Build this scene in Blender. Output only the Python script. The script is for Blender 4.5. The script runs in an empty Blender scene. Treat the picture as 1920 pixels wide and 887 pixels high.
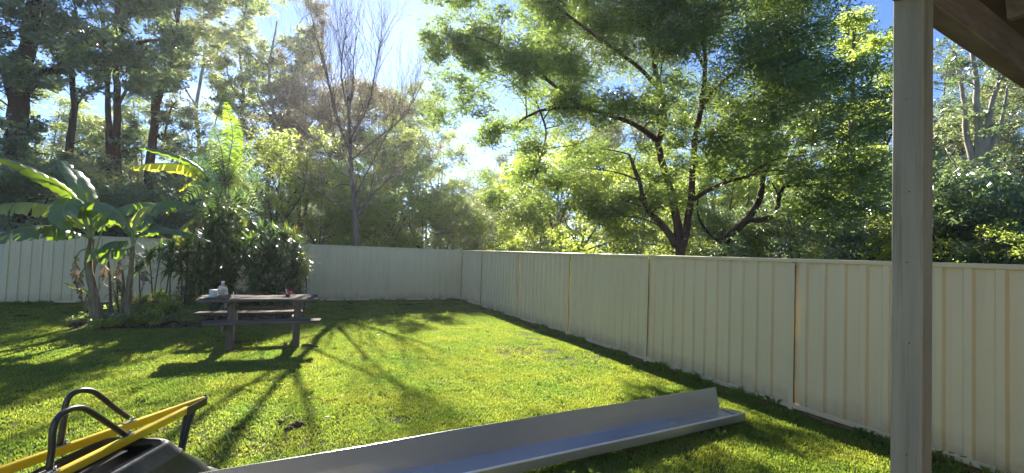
import bpy, math, random
import numpy as np
from mathutils import Vector, Matrix
R = random.Random(7)
NR = np.random.default_rng(11)
S = bpy.context.scene
COL = S.collection

# ---------------------------------------------------------------- camera
CH = 1.6
PX, PY, F = 960.0, 443.5, 879.35
AX = np.array([0.90719321, 0.04870996, 0.41788493])      # world X in camera coords (right, down, forward)
AY = np.array([-0.41911331, 0.01806523, 0.9077542])
AZ = np.array([0.03666748, -0.99864958, 0.03680364])
RM = np.array([AX, AY, AZ])
cam_d = bpy.data.cameras.new('camera')
cam = bpy.data.objects.new('camera', cam_d)
COL.objects.link(cam)
cam_d.sensor_width = 36.0
cam_d.lens = F / 1920 * 36
cam_d.clip_start = 0.05
cam_d.clip_end = 2000
m = Matrix(((RM[0][0], -RM[0][1], -RM[0][2], 0), (RM[1][0], -RM[1][1], -RM[1][2], 0), (RM[2][0], -RM[2][1], -RM[2][2], CH), (0, 0, 0, 1)))
cam.matrix_world = m
S.camera = cam
S.render.resolution_x, S.render.resolution_y = 1024, 473

# ---------------------------------------------------------------- light, sky, exposure
SUN_EL, SUN_AZ = 28.0, 8.5           # azimuth measured from +Y towards +X
w = bpy.data.worlds.new('World')
S.world = w
w.use_nodes = True
nt = w.node_tree
bg = nt.nodes['Background']
sky = nt.nodes.new('ShaderNodeTexSky')
sky.sky_type = 'NISHITA'
sky.sun_disc = False
sky.sun_elevation = math.radians(SUN_EL)
sky.sun_rotation = math.radians(SUN_AZ)
sky.altitude = 50
sky.air_density = 0.7
sky.dust_density = 0.12
sky.ozone_density = 8.0
tc = nt.nodes.new('ShaderNodeTexCoord')
mp = nt.nodes.new('ShaderNodeMapping'); mp.inputs['Scale'].default_value = (1.3, 1.3, 3.2)
no = nt.nodes.new('ShaderNodeTexNoise'); no.inputs['Scale'].default_value = 2.6; no.inputs['Detail'].default_value = 9; no.inputs['Roughness'].default_value = 0.6
cr = nt.nodes.new('ShaderNodeValToRGB'); cr.color_ramp.elements[0].position = 0.58; cr.color_ramp.elements[1].position = 0.74
mx = nt.nodes.new('ShaderNodeMix'); mx.data_type = 'RGBA'
mul = nt.nodes.new('ShaderNodeMath'); mul.operation = 'MULTIPLY'; mul.inputs[1].default_value = 0.75
nt.links.new(tc.outputs['Generated'], mp.inputs['Vector']); nt.links.new(mp.outputs['Vector'], no.inputs['Vector'])
nt.links.new(no.outputs['Fac'], cr.inputs['Fac']); nt.links.new(cr.outputs['Color'], mul.inputs[0]); nt.links.new(mul.outputs[0], mx.inputs['Factor'])
nt.links.new(sky.outputs['Color'], mx.inputs['A']); mx.inputs['B'].default_value = (6.0, 6.3, 7.0, 1)
nt.links.new(mx.outputs['Result'], bg.inputs['Color'])
bg.inputs['Strength'].default_value = 0.06
sd = bpy.data.lights.new('sun', 'SUN'); sd.energy = 5.0; sd.angle = math.radians(0.53); sd.color = (1.0, 0.94, 0.84)
sun = bpy.data.objects.new('sun', sd); COL.objects.link(sun)
e, a = math.radians(SUN_EL), math.radians(SUN_AZ)
sv = Vector((math.cos(e) * math.sin(a), math.cos(e) * math.cos(a), math.sin(e)))
sun.rotation_euler = sv.to_track_quat('Z', 'Y').to_euler()
sun.location = (0, 0, 30)
S.view_settings.view_transform = 'Standard'
S.view_settings.look = 'None'
S.view_settings.exposure = 2.12
S.view_settings.gamma = 1
S.render.engine = 'CYCLES'
S.cycles.max_bounces = 7
S.cycles.diffuse_bounces = 4
S.cycles.transmission_bounces = 5

# ---------------------------------------------------------------- measuring helpers (photo pixel -> place in the world)
def ray(px, py):
    r = RM @ np.array([px - PX, py - PY, F]); return r / np.linalg.norm(r)
def G(px, py, z=0.0):
    r = ray(px, py); t = (z - CH) / r[2]; return Vector((r[0] * t, r[1] * t, z))
def AT(px, py, d):
    """point at horizontal distance d"""
    r = ray(px, py); t = d / math.hypot(r[0], r[1]); return Vector((r[0] * t, r[1] * t, CH + r[2] * t))
def POS(px, d, z=0.0):
    p = AT(px, 461 + 0.0367 * (px - 554), d); return Vector((p.x, p.y, z))
def ONP(px, py, p0, n):
    r = Vector(ray(px, py)); o = Vector((0, 0, CH)); t = (Vector(p0) - o).dot(n) / r.dot(n); return o + r * t

# ---------------------------------------------------------------- object helpers
def tag(o, label=None, cat=None, group=None, kind=None):
    if label: o['label'] = label
    if cat: o['category'] = cat
    if group: o['group'] = group
    if kind: o['kind'] = kind
    return o
def empty(name, loc=(0, 0, 0), rz=0):
    o = bpy.data.objects.new(name, None); COL.objects.link(o); o.location = loc; o.rotation_euler = (0, 0, rz); o.empty_display_size = 0.2
    return o
def link(name, me, mat=None, parent=None):
    o = bpy.data.objects.new(name, me); COL.objects.link(o)
    if mat is not None and not me.materials: me.materials.append(mat)
    if parent:
        o.parent = parent
        # geometry is given in world coordinates: cancel the parent's transform
        o.matrix_parent_inverse = pinv(parent)
    return o
def pinv(p):
    mw = Matrix.LocRotScale(p.location, p.rotation_euler, p.scale)
    q = p
    while q.parent:
        mw = (Matrix.LocRotScale(q.parent.location, q.parent.rotation_euler, q.parent.scale) @ q.matrix_parent_inverse) @ mw
        q = q.parent
    return mw.inverted()

class MB:
    def __init__(s): s.v = []; s.f = []; s.sm = []
    def add(s, vs, fs, smooth=False):
        o = len(s.v); s.v += [tuple(p) for p in vs]; s.f += [tuple(i + o for i in f) for f in fs]; s.sm += [smooth] * len(fs); return s
    def box(s, c, size, M=None, bev=0.0):
        x, y, z = [d / 2 for d in size]
        c = Vector(c)
        if bev > 0:
            b = min(bev, x * .9, y * .9, z * .9)
            pts = []
            # chamfered box: 24 verts
            idx = {}
            for sx in (-1, 1):
                for sy in (-1, 1):
                    for sz in (-1, 1):
                        for ax in range(3):
                            p = [sx * x, sy * y, sz * z]
                            for k in range(3):
                                if k != ax: p[k] -= (sx, sy, sz)[k] * b
                            idx[(sx, sy, sz, ax)] = len(pts); pts.append(Vector(p))
            fs = []
            for ax in range(3):
                a1, a2 = [k for k in range(3) if k != ax]
                for sg in (-1, 1):
                    q = []
                    for (u, v) in ((-1, -1), (1, -1), (1, 1), (-1, 1)):
                        t = [0, 0, 0]; t[ax] = sg; t[a1] = u; t[a2] = v; q.append(idx[(*t, ax)])
                    fs.append(q)
                for u in (-1, 1):
                    for v in (-1, 1):
                        t0 = [0, 0, 0]; t0[ax] = -1; t0[a1] = u; t0[a2] = v
                        t1 = list(t0); t1[ax] = 1
                        fs.append([idx[(*t0, a1)], idx[(*t1, a1)], idx[(*t1, a2)], idx[(*t0, a2)]])
            for sx in (-1, 1):
                for sy in (-1, 1):
                    for sz in (-1, 1): fs.append([idx[(sx, sy, sz, k)] for k in range(3)])
        else:
            pts = [Vector((sx * x, sy * y, sz * z)) for sx in (-1, 1) for sy in (-1, 1) for sz in (-1, 1)]
            fs = [(0, 1, 3, 2), (4, 6, 7, 5), (0, 4, 5, 1), (2, 3, 7, 6), (0, 2, 6, 4), (1, 5, 7, 3)]
        if M: pts = [M @ p for p in pts]
        return s.add([p + c for p in pts], fs)
    def beam(s, p0, p1, wd, ht, up=(0, 0, 1), bev=0.003):
        p0, p1 = Vector(p0), Vector(p1); d = (p1 - p0); L = d.length; d.normalize()
        u = Vector(up); y = u.cross(d)
        if y.length < 1e-4: y = Vector((1, 0, 0)).cross(d)
        y.normalize(); z = d.cross(y)
        M = Matrix((d, y, z)).transposed()
        return s.box((p0 + p1) / 2, (L, wd, ht), M, bev)
    def tube(s, pts, rad, n=8, caps=True, flat=1.0):
        pts = [Vector(p) for p in pts]; k = len(pts)
        if not hasattr(rad, '__len__'): rad = [rad] * k
        vs = []; fs = []
        t = (pts[1] - pts[0]).normalized()
        u = t.orthogonal().normalized()
        for i in range(k):
            t = (pts[min(i + 1, k - 1)] - pts[max(i - 1, 0)]).normalized()
            u = (u - t * u.dot(t)); u = u.normalized() if u.length > 1e-6 else t.orthogonal().normalized()
            v = t.cross(u)
            for j in range(n):
                an = 2 * math.pi * j / n
                vs.append(pts[i] + (u * math.cos(an) + v * math.sin(an) * flat) * rad[i])
        for i in range(k - 1):
            for j in range(n):
                fs.append((i * n + j, i * n + (j + 1) % n, (i + 1) * n + (j + 1) % n, (i + 1) * n + j))
        if caps: fs.append(tuple(range(n - 1, -1, -1))); fs.append(tuple((k - 1) * n + j for j in range(n)))
        return s.add(vs, fs, True)
    def build(s, name, mat, parent=None):
        me = bpy.data.meshes.new(name); me.from_pydata(s.v, [], s.f)
        me.polygons.foreach_set('use_smooth', s.sm); me.update()
        if len(s.f) and not all(s.sm) and any(s.sm): pass
        return link(name, me, mat, parent)

def spline(pts, n=6):
    """Catmull-Rom through points"""
    P = [Vector(p) for p in pts]
    P = [P[0] * 2 - P[1]] + P + [P[-1] * 2 - P[-2]]
    out = []
    for i in range(1, len(P) - 2):
        for k in range(n):
            t = k / n; a_, b_, c_, d_ = P[i - 1], P[i], P[i + 1], P[i + 2]
            out.append(0.5 * ((2 * b_) + (c_ - a_) * t + (2 * a_ - 5 * b_ + 4 * c_ - d_) * t * t + (3 * b_ - a_ - 3 * c_ + d_) * t ** 3))
    out.append(P[-2]); return out

# ---------------------------------------------------------------- materials
def newmat(name):
    m_ = bpy.data.materials.new(name); m_.use_nodes = True; n = m_.node_tree; p = n.nodes['Principled BSDF']
    return m_, n, p
def noise_mix(n, vec, scale, c0, c1, p0=.35, p1=.65, detail=5, rough=.6):
    t = n.nodes.new('ShaderNodeTexNoise'); t.inputs['Scale'].default_value = scale; t.inputs['Detail'].default_value = detail; t.inputs['Roughness'].default_value = rough
    if vec is not None: n.links.new(vec, t.inputs['Vector'])
    r = n.nodes.new('ShaderNodeValToRGB'); r.color_ramp.elements[0].position = p0; r.color_ramp.elements[1].position = p1
    r.color_ramp.elements[0].color = (*c0, 1); r.color_ramp.elements[1].color = (*c1, 1)
    n.links.new(t.outputs['Fac'], r.inputs['Fac']); return r.outputs['Color'], t
def simple(name, c0, c1=None, rough=.6, scale=6, metal=0, bump=0.0, bscale=40, stretch=(1, 1, 1), spec=.5, p0=.3, p1=.7):
    m_, n, p = newmat(name)
    tc_ = n.nodes.new('ShaderNodeTexCoord'); mp_ = n.nodes.new('ShaderNodeMapping'); mp_.inputs['Scale'].default_value = stretch
    n.links.new(tc_.outputs['Object'], mp_.inputs['Vector'])
    if c1 is None: c1 = tuple(x * .85 for x in c0)
    c, _ = noise_mix(n, mp_.outputs['Vector'], scale, c0, c1, p0, p1); n.links.new(c, p.inputs['Base Color'])
    p.inputs['Roughness'].default_value = rough; p.inputs['Metallic'].default_value = metal; p.inputs['Specular IOR Level'].default_value = spec
    if bump:
        t = n.nodes.new('ShaderNodeTexNoise'); t.inputs['Scale'].default_value = bscale; t.inputs['Detail'].default_value = 4
        n.links.new(mp_.outputs['Vector'], t.inputs['Vector'])
        b = n.nodes.new('ShaderNodeBump'); b.inputs['Strength'].default_value = bump; b.inputs['Distance'].default_value = .01
        n.links.new(t.outputs['Fac'], b.inputs['Height']); n.links.new(b.outputs['Normal'], p.inputs['Normal'])
    return m_
def leafmat(name, dark, light, tr, trans=.45, gloss=.07, rough=.35):
    m_, n, p = newmat(name); n.nodes.remove(p)
    out = n.nodes['Material Output']
    at = n.nodes.new('ShaderNodeAttribute'); at.attribute_name = 'rnd'
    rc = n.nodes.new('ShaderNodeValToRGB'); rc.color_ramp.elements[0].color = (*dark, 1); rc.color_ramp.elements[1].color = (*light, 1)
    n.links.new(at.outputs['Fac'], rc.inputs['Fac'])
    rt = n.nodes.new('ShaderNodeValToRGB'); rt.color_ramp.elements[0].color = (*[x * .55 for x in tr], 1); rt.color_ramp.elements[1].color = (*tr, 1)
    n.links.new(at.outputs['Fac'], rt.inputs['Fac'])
    d = n.nodes.new('ShaderNodeBsdfDiffuse'); t = n.nodes.new('ShaderNodeBsdfTranslucent'); g = n.nodes.new('ShaderNodeBsdfGlossy'); g.inputs['Roughness'].default_value = rough
    g.inputs['Color'].default_value = (.8, .8, .8, 1)
    n.links.new(rc.outputs['Color'], d.inputs['Color']); n.links.new(rt.outputs['Color'], t.inputs['Color'])
    a1 = n.nodes.new('ShaderNodeMixShader'); a1.inputs[0].default_value = trans
    n.links.new(d.outputs[0], a1.inputs[1]); n.links.new(t.outputs[0], a1.inputs[2])
    a2 = n.nodes.new('ShaderNodeMixShader'); a2.inputs[0].default_value = gloss
    n.links.new(a1.outputs[0], a2.inputs[1]); n.links.new(g.outputs[0], a2.inputs[2])
    n.links.new(a2.outputs[0], out.inputs['Surface'])
    return m_

def lawn_mat():
    m_, n, p = newmat('lawn_soil_and_thatch')
    tc_ = n.nodes.new('ShaderNodeTexCoord'); V = tc_.outputs['Object']
    g, _ = noise_mix(n, V, 5.0, (.050, .078, .014), (.115, .135, .030), .3, .7, 8, .7)
    f2, _ = noise_mix(n, V, 120, (.45, .45, .45), (1, 1, 1), .3, .7, 2)
    mu = n.nodes.new('ShaderNodeMix'); mu.data_type = 'RGBA'; mu.blend_type = 'MULTIPLY'; mu.inputs['Factor'].default_value = 1
    n.links.new(g, mu.inputs['A']); n.links.new(f2, mu.inputs['B'])
    s_, _ = noise_mix(n, V, 30, (.13, .085, .05), (.24, .17, .10), .3, .7)
    k, _ = noise_mix(n, V, 0.9, (0, 0, 0), (1, 1, 1), .60, .70, 6, .7)
    mm = n.nodes.new('ShaderNodeMix'); mm.data_type = 'RGBA'
    n.links.new(k, mm.inputs['Factor']); n.links.new(mu.outputs['Result'], mm.inputs['A']); n.links.new(s_, mm.inputs['B'])
    n.links.new(mm.outputs['Result'], p.inputs['Base Color']); p.inputs['Roughness'].default_value = .95; p.inputs['Specular IOR Level'].default_value = .1
    t = n.nodes.new('ShaderNodeTexNoise'); t.inputs['Scale'].default_value = 90; n.links.new(V, t.inputs['Vector'])
    b = n.nodes.new('ShaderNodeBump'); b.inputs['Strength'].default_value = .8; b.inputs['Distance'].default_value = .02
    n.links.new(t.outputs['Fac'], b.inputs['Height']); n.links.new(b.outputs['Normal'], p.inputs['Normal'])
    return m_
M_LAWN = lawn_mat()
M_SOIL = simple('orange_clay_soil', (.34, .17, .07), (.16, .09, .05), .95, 9, bump=.6, bscale=60, spec=.1)
M_FENCE = simple('cream_powder_coated_steel', (.76, .615, .335), (.71, .57, .31), .42, 1.2, bump=.03, bscale=4, spec=.4)
def fence_dirt(m_):
    n = m_.node_tree; p = n.nodes['Principled BSDF']; src = p.inputs['Base Color'].links[0].from_socket
    ge = n.nodes.new('ShaderNodeNewGeometry'); sp = n.nodes.new('ShaderNodeSeparateXYZ'); n.links.new(ge.outputs['Position'], sp.inputs[0])
    t = n.nodes.new('ShaderNodeTexNoise'); t.inputs['Scale'].default_value = 7; t.inputs['Detail'].default_value = 8; t.inputs['Roughness'].default_value = .7; n.links.new(ge.outputs['Position'], t.inputs['Vector'])
    mr = n.nodes.new('ShaderNodeMapRange'); mr.inputs['From Min'].default_value = .42; mr.inputs['From Max'].default_value = .02; n.links.new(sp.outputs['Z'], mr.inputs['Value'])
    mu_ = n.nodes.new('ShaderNodeMath'); mu_.operation = 'MULTIPLY'; n.links.new(mr.outputs[0], mu_.inputs[0]); n.links.new(t.outputs['Fac'], mu_.inputs[1])
    r = n.nodes.new('ShaderNodeMapRange'); r.inputs['From Min'].default_value = .18; r.inputs['From Max'].default_value = .62; r.inputs['To Max'].default_value = .75; n.links.new(mu_.outputs[0], r.inputs['Value'])
    # faint run marks
    mp_ = n.nodes.new('ShaderNodeMapping'); mp_.inputs['Scale'].default_value = (14, 14, .7); n.links.new(ge.outputs['Position'], mp_.inputs['Vector'])
    t2 = n.nodes.new('ShaderNodeTexNoise'); t2.inputs['Scale'].default_value = 1; t2.inputs['Detail'].default_value = 4; n.links.new(mp_.outputs[0], t2.inputs['Vector'])
    r2 = n.nodes.new('ShaderNodeMapRange'); r2.inputs['From Min'].default_value = .55; r2.inputs['From Max'].default_value = .8; r2.inputs['To Max'].default_value = .35; n.links.new(t2.outputs['Fac'], r2.inputs['Value'])
    a1 = n.nodes.new('ShaderNodeMix'); a1.data_type = 'RGBA'; n.links.new(r2.outputs[0], a1.inputs['Factor']); n.links.new(src, a1.inputs['A']); a1.inputs['B'].default_value = (.50, .45, .30, 1)
    a2 = n.nodes.new('ShaderNodeMix'); a2.data_type = 'RGBA'; n.links.new(r.outputs[0], a2.inputs['Factor']); n.links.new(a1.outputs['Result'], a2.inputs['A']); a2.inputs['B'].default_value = (.36, .24, .13, 1)
    n.links.new(a2.outputs['Result'], p.inputs['Base Color'])
fence_dirt(M_FENCE)
M_FENCEPOST = simple('cream_post_steel', (.72, .59, .33), (.66, .54, .30), .45, 3, spec=.4)
M_GAP = simple('shadow_gap_and_nail_black', (.02, .02, .02), rough=.8)  # black for nail heads and for the shade drawn in beside fence posts
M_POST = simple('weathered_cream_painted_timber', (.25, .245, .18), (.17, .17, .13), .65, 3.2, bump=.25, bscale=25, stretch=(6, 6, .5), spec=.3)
def post_wear(m_):
    n = m_.node_tree; p = n.nodes['Principled BSDF']; src = p.inputs['Base Color'].links[0].from_socket; ge = n.nodes.new('ShaderNodeNewGeometry')
    mp_ = n.nodes.new('ShaderNodeMapping'); mp_.inputs['Scale'].default_value = (40, 40, 1.6); n.links.new(ge.outputs['Position'], mp_.inputs['Vector'])
    c, _ = noise_mix(n, mp_.outputs[0], 1.0, (.55, .50, .42), (1, 1, 1), .30, .46, 6, .7)
    x = n.nodes.new('ShaderNodeMix'); x.data_type = 'RGBA'; x.blend_type = 'MULTIPLY'; x.inputs['Factor'].default_value = .8; n.links.new(src, x.inputs['A']); n.links.new(c, x.inputs['B'])
    c2, _ = noise_mix(n, ge.outputs['Position'], 9.0, (0, 0, 0), (1, 1, 1), .62, .72, 6, .7)
    y = n.nodes.new('ShaderNodeMix'); y.data_type = 'RGBA'; n.links.new(c2, y.inputs['Factor']); n.links.new(x.outputs['Result'], y.inputs['A']); y.inputs['B'].default_value = (.17, .13, .075, 1)
    n.links.new(y.outputs['Result'], p.inputs['Base Color'])
post_wear(M_POST)
M_BEAM = simple('brown_rough_timber', (.20, .165, .12), (.10, .082, .062), .85, 5, bump=.5, bscale=20, stretch=(.6, 5, 5), spec=.2)
M_CEIL = simple('stained_ceiling_boards', (.12, .078, .052), (.055, .040, .032), .75, 3, bump=.3, bscale=14, stretch=(.5, 4, 4), spec=.25)
M_TABLE = simple('grey_weathered_hardwood', (.18, .15, .115), (.075, .062, .048), .9, 4, bump=.7, bscale=22, stretch=(.6, 8, 8), spec=.08)
M_TLEG = simple('grey_weathered_leg_timber', (.20, .165, .125), (.10, .08, .06), .85, 4, bump=.6, bscale=22, stretch=(8, 8, .7), spec=.2)
M_YEL = simple('yellow_painted_steel', (.84, .60, .012), (.74, .50, .012), .38, 8, bump=.06, bscale=50)
M_BLK = simple('black_painted_steel', (.016, .016, .018), (.03, .028, .026), .38, 12, bump=.1, bscale=60)
def chips(m_, col, lo, hi, sc):
    n = m_.node_tree; p = n.nodes['Principled BSDF']; src = p.inputs['Base Color'].links[0].from_socket; ge = n.nodes.new('ShaderNodeNewGeometry')
    c2, _ = noise_mix(n, ge.outputs['Position'], sc, (0, 0, 0), (1, 1, 1), lo, hi, 8, .75)
    y = n.nodes.new('ShaderNodeMix'); y.data_type = 'RGBA'; n.links.new(c2, y.inputs['Factor']); n.links.new(src, y.inputs['A']); y.inputs['B'].default_value = (*col, 1)
    n.links.new(y.outputs['Result'], p.inputs['Base Color'])
chips(M_YEL, (.20, .10, .045), .66, .70, 22)
chips(M_BLK, (.16, .11, .08), .62, .70, 26)
M_POLY = simple('dusty_black_polyethylene', (.060, .060, .062), (.020, .020, .022), .5, 4, bump=.3, bscale=18)
M_STEEL = simple('zinc_bolt_steel', (.55, .52, .48), (.3, .26, .2), .35, 20, metal=1)
def flashing_mat():
    # dents and dusty smears
    m_ = simple('grey_colour_coated_flashing', (.56, .57, .57), (.50, .51, .52), .22, 1.5, metal=.65, bump=.06, bscale=2.2, spec=.6)
    n = m_.node_tree; p = n.nodes['Principled BSDF']; ge = n.nodes.new('ShaderNodeNewGeometry')
    p.inputs['Roughness'].default_value = .22
    return m_
M_FLASH = flashing_mat()
M_BARK_D = simple('dark_bark', (.075, .052, .038), (.035, .025, .02), .95, 3, bump=.9, bscale=14, stretch=(3, 3, .6), spec=.1)
M_BARK_R = simple('reddish_brown_bark', (.17, .085, .055), (.07, .04, .03), .95, 3, bump=.9, bscale=14, stretch=(3, 3, .6), spec=.1)
M_BARK_P = simple('pale_gum_bark', (.42, .37, .31), (.20, .16, .13), .8, 2, bump=.4, bscale=6, stretch=(2, 2, .5), spec=.2)
M_BARK_G = simple('grey_brown_bark', (.16, .125, .10), (.08, .06, .05), .95, 3, bump=.7, bscale=14, stretch=(3, 3, .6), spec=.1)
M_BANSTEM = simple('banana_sheath_stem', (.30, .24, .12), (.12, .075, .045), .7, 6, bump=.4, bscale=18, stretch=(4, 4, .7), spec=.25)
L_GUM = leafmat('olive_gum_leaves', (.055, .075, .032), (.17, .195, .085), (.46, .52, .18), .50, .12)
L_DARK = leafmat('dark_evergreen_leaves', (.035, .065, .030), (.12, .165, .07), (.34, .48, .15), .46, .12)
L_FEATH = leafmat('feathery_wattle_leaves', (.036, .065, .022), (.12, .17, .055), (.42, .58, .10), .52, .06)
L_LIME = leafmat('sunlit_lime_leaves', (.07, .11, .018), (.17, .22, .045), (.70, .84, .14), .62, .05)
L_MID = leafmat('mid_green_shrub_leaves', (.06, .095, .028), (.15, .19, .06), (.60, .72, .18), .60, .07)
L_PINK = leafmat('russet_olive_leaves', (.07, .07, .04), (.16, .15, .09), (.42, .36, .16), .45, .06)
L_STRAP = leafmat('glossy_strap_leaves', (.026, .060, .024), (.075, .14, .05), (.30, .50, .06), .36, .20, .25)
L_STRAPY = leafmat('yellow_green_strap_leaves', (.06, .12, .02), (.20, .22, .04), (.62, .66, .05), .5, .08)
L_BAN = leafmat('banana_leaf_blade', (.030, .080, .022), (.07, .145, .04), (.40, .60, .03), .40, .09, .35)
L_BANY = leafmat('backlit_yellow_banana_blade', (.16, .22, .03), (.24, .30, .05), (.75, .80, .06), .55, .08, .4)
L_PALM = leafmat('backlit_palm_frond', (.08, .16, .02), (.14, .24, .03), (.62, .88, .04), .62, .05)
L_GRASS = leafmat('lawn_grass_blades', (.070, .125, .018), (.22, .27, .065), (.50, .64, .075), .46, .04, .5)
L_GRASSDRY = leafmat('dry_lawn_blades', (.20, .15, .07), (.32, .26, .14), (.40, .32, .14), .3, .03, .6)
def grass_patches(m_, lo, hi):
    n = m_.node_tree; ge = n.nodes.new('ShaderNodeNewGeometry')
    c, t = noise_mix(n, ge.outputs['Position'], 1.1, lo, hi, .36, .64, 7, .72)
    for nd in list(n.nodes):
        if nd.bl_idname in ('ShaderNodeBsdfDiffuse', 'ShaderNodeBsdfTranslucent'):
            src = nd.inputs['Color'].links[0].from_socket; x = n.nodes.new('ShaderNodeMix'); x.data_type = 'RGBA'; x.blend_type = 'MULTIPLY'; x.inputs['Factor'].default_value = 1
            n.links.new(src, x.inputs['A']); n.links.new(c, x.inputs['B']); n.links.new(x.outputs['Result'], nd.inputs['Color'])
grass_patches(L_GRASS, (.62, .80, .75), (1.25, 1.08, 1.0))
L_RED = leafmat('red_groundcover_leaves', (.22, .03, .03), (.42, .08, .06), (.6, .10, .05), .4, .1)
L_LITTER = leafmat('dry_fallen_leaves', (.14, .085, .05), (.30, .23, .15), (.3, .2, .1), .2, .05)

# ---------------------------------------------------------------- fast leaf meshes
def leafmesh(name, C, D, L, Wd, tone, quad=True, droop=0.0, rng=NR):
    """C centres (n,3), D unit directions (n,3), L, Wd (n,), tone (n,) 0..1"""
    n = len(C)
    r = rng.normal(size=(n, 3)); N = np.cross(D, r); N /= (np.linalg.norm(N, axis=1, keepdims=True) + 1e-9)
    L = np.asarray(L).reshape(-1, 1) * np.ones((n, 1)); Wd = np.asarray(Wd).reshape(-1, 1) * np.ones((n, 1))
    if quad:
        V = np.stack([C - D * L * .5, C - D * L * .05 + N * Wd * .5, C + D * L * .5, C - D * L * .05 - N * Wd * .5], 1); k = 4
    else:
        V = np.stack([C - D * L * .5 + N * Wd * .5, C + D * L * .5, C - D * L * .5 - N * Wd * .5], 1); k = 3
    me = bpy.data.meshes.new(name)
    me.vertices.add(n * k); me.vertices.foreach_set('co', V.reshape(-1).astype(np.float32))
    me.loops.add(n * k); me.loops.foreach_set('vertex_index', np.arange(n * k, dtype=np.int32))
    me.polygons.add(n); me.polygons.foreach_set('loop_start', np.arange(n, dtype=np.int32) * k)
    try: me.polygons.foreach_set('loop_total', np.full(n, k, dtype=np.int32))
    except Exception: pass
    me.update(calc_edges=True)
    at = me.attributes.new('rnd', 'FLOAT', 'POINT'); at.data.foreach_set('value', np.repeat(np.clip(tone, 0, 1), k).astype(np.float32))
    return me
def unit(a): return a / (np.linalg.norm(a, axis=1, keepdims=True) + 1e-9)

def crown_mesh(name, clumps, rng, size, density=1.0, droop=.3, aspect=.35, quad=False, flat=1.0, sub=9, shell=.55, sig=.2):
    """clumps: list of (centre, (rx,ry,rz), tone). Leaves gather round sub-clusters so that gaps stay open."""
    CC = []; DD = []; LL = []; TT = []
    for c, rr, tone in clumps:
        rr = np.array(rr); c = np.array(c)
        area = math.pi * (rr[0] + rr[1]) / 2 * rr[2]
        la = size * size * aspect * .25
        n = int(density * 1.6 * area / la)
        if n < 4: continue
        k = max(3, int(sub * rng.uniform(.8, 1.3)))
        s_ = unit(rng.normal(size=(k, 3))) * (rng.uniform(0, 1, (k, 1)) ** shell)
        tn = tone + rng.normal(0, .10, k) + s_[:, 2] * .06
        w_ = rng.uniform(.4, 1.6, k); w_ /= w_.sum()
        idx = rng.choice(k, n, p=w_)
        sg = rng.uniform(.7, 1.3, (k, 1)) * sig
        q = s_[idx] + rng.normal(size=(n, 3)) * sg[idx] * np.array([1, 1, flat])
        pos = c + q * rr
        d = rng.normal(size=(n, 3)); d[:, 2] *= .6; d = unit(d); d[:, 2] -= droop; d = unit(d)
        CC.append(pos); DD.append(d); LL.append(size * rng.uniform(.6, 1.4, n)); TT.append(tn[idx] + rng.normal(0, .16, n))
    C = np.concatenate(CC); D = np.concatenate(DD); L = np.concatenate(LL); T = np.concatenate(TT)
    keep = C[:, 2] > .05
    C, D, L, T = C[keep], D[keep], L[keep], T[keep]
    return leafmesh(name, C, D, L, L * aspect, T, quad, rng=rng)

def limb(mb, pts, r0, r1, n=7, k=5, wob=0.0, rng=R):
    P = spline(pts, k)
    if wob: P = [P[0]] + [p + Vector((rng.uniform(-1, 1), rng.uniform(-1, 1), rng.uniform(-.5, .5))) * wob for p in P[1:]]
    L = len(P); rad = [r0 + (r1 - r0) * (i / (L - 1)) ** .8 for i in range(L)]
    mb.tube(P, rad, n); return P, rad

def twigs_to(mb, nodes, clumps, rng, r=.03, sub=3, side=5):
    """a curved branch from the nearest lower limb node to each clump, then twigs inside it"""
    todo = sorted(clumps, key=lambda q: min((Vector(q[0]) - n_[0]).length for n_ in nodes))
    nodes = list(nodes)
    for c, rr, tone in todo:
        c = Vector(c)
        best = min(nodes, key=lambda q: (q[0] - c).length + max(0, q[0].z - c.z + .3) * 2.5)
        p, br = best[0], best[1]
        d = c - p
        rad = min(br * .75, r + d.length * .008)
        mid = p + d * .5 + Vector((rng.uniform(-.12, .12), rng.uniform(-.12, .12), rng.uniform(.0, .18))) * d.length
        P = spline([p, mid, c], 4)
        mb.tube(P, [rad + (rad * .35 - rad) * i / (len(P) - 1) for i in range(len(P))], side)
        nodes += [(P[2], rad * .8), (P[4], rad * .7), (P[6], rad * .6)]
        for s_ in range(sub):
            st = P[rng.randrange(len(P) // 2, len(P))]
            en = c + Vector((rng.uniform(-1, 1) * rr[0], rng.uniform(-1, 1) * rr[1], rng.uniform(-.7, 1) * rr[2])) * .85
            md = (st + en) / 2 + Vector((rng.uniform(-.1, .1), rng.uniform(-.1, .1), rng.uniform(-.02, .12))) * (en - st).length
            mb.tube([st, md, en], [rad * .4, rad * .28, rad * .1], 4, False)

TRI = 0
def make_tree(name, label, cat, base, limbs, clumps, leaf, bark, size=.16, density=1.0, droop=.3, aspect=.35, flat=1.0, sub=9, seed=1, quad=False, group=None, twr=.03, twn=3, sig=.2, shell=.55, extra=None):
    rng = random.Random(seed); nr = np.random.default_rng(seed)
    root = empty(name, base); tag(root, label, cat, group)
    mb = MB(); nodes = []
    for pts, r0, r1 in limbs:
        P, rad = limb(mb, pts, r0, r1, 9 if r0 > .12 else 6, 5, r0 * .12, rng)
        nodes += list(zip(P[2:], rad[2:]))
    twigs_to(mb, nodes, clumps, rng, twr, twn)
    tr = mb.build('trunk', bark, root)
    if leaf is not None:
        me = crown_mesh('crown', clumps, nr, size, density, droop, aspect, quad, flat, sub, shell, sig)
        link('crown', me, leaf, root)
    return root

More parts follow.
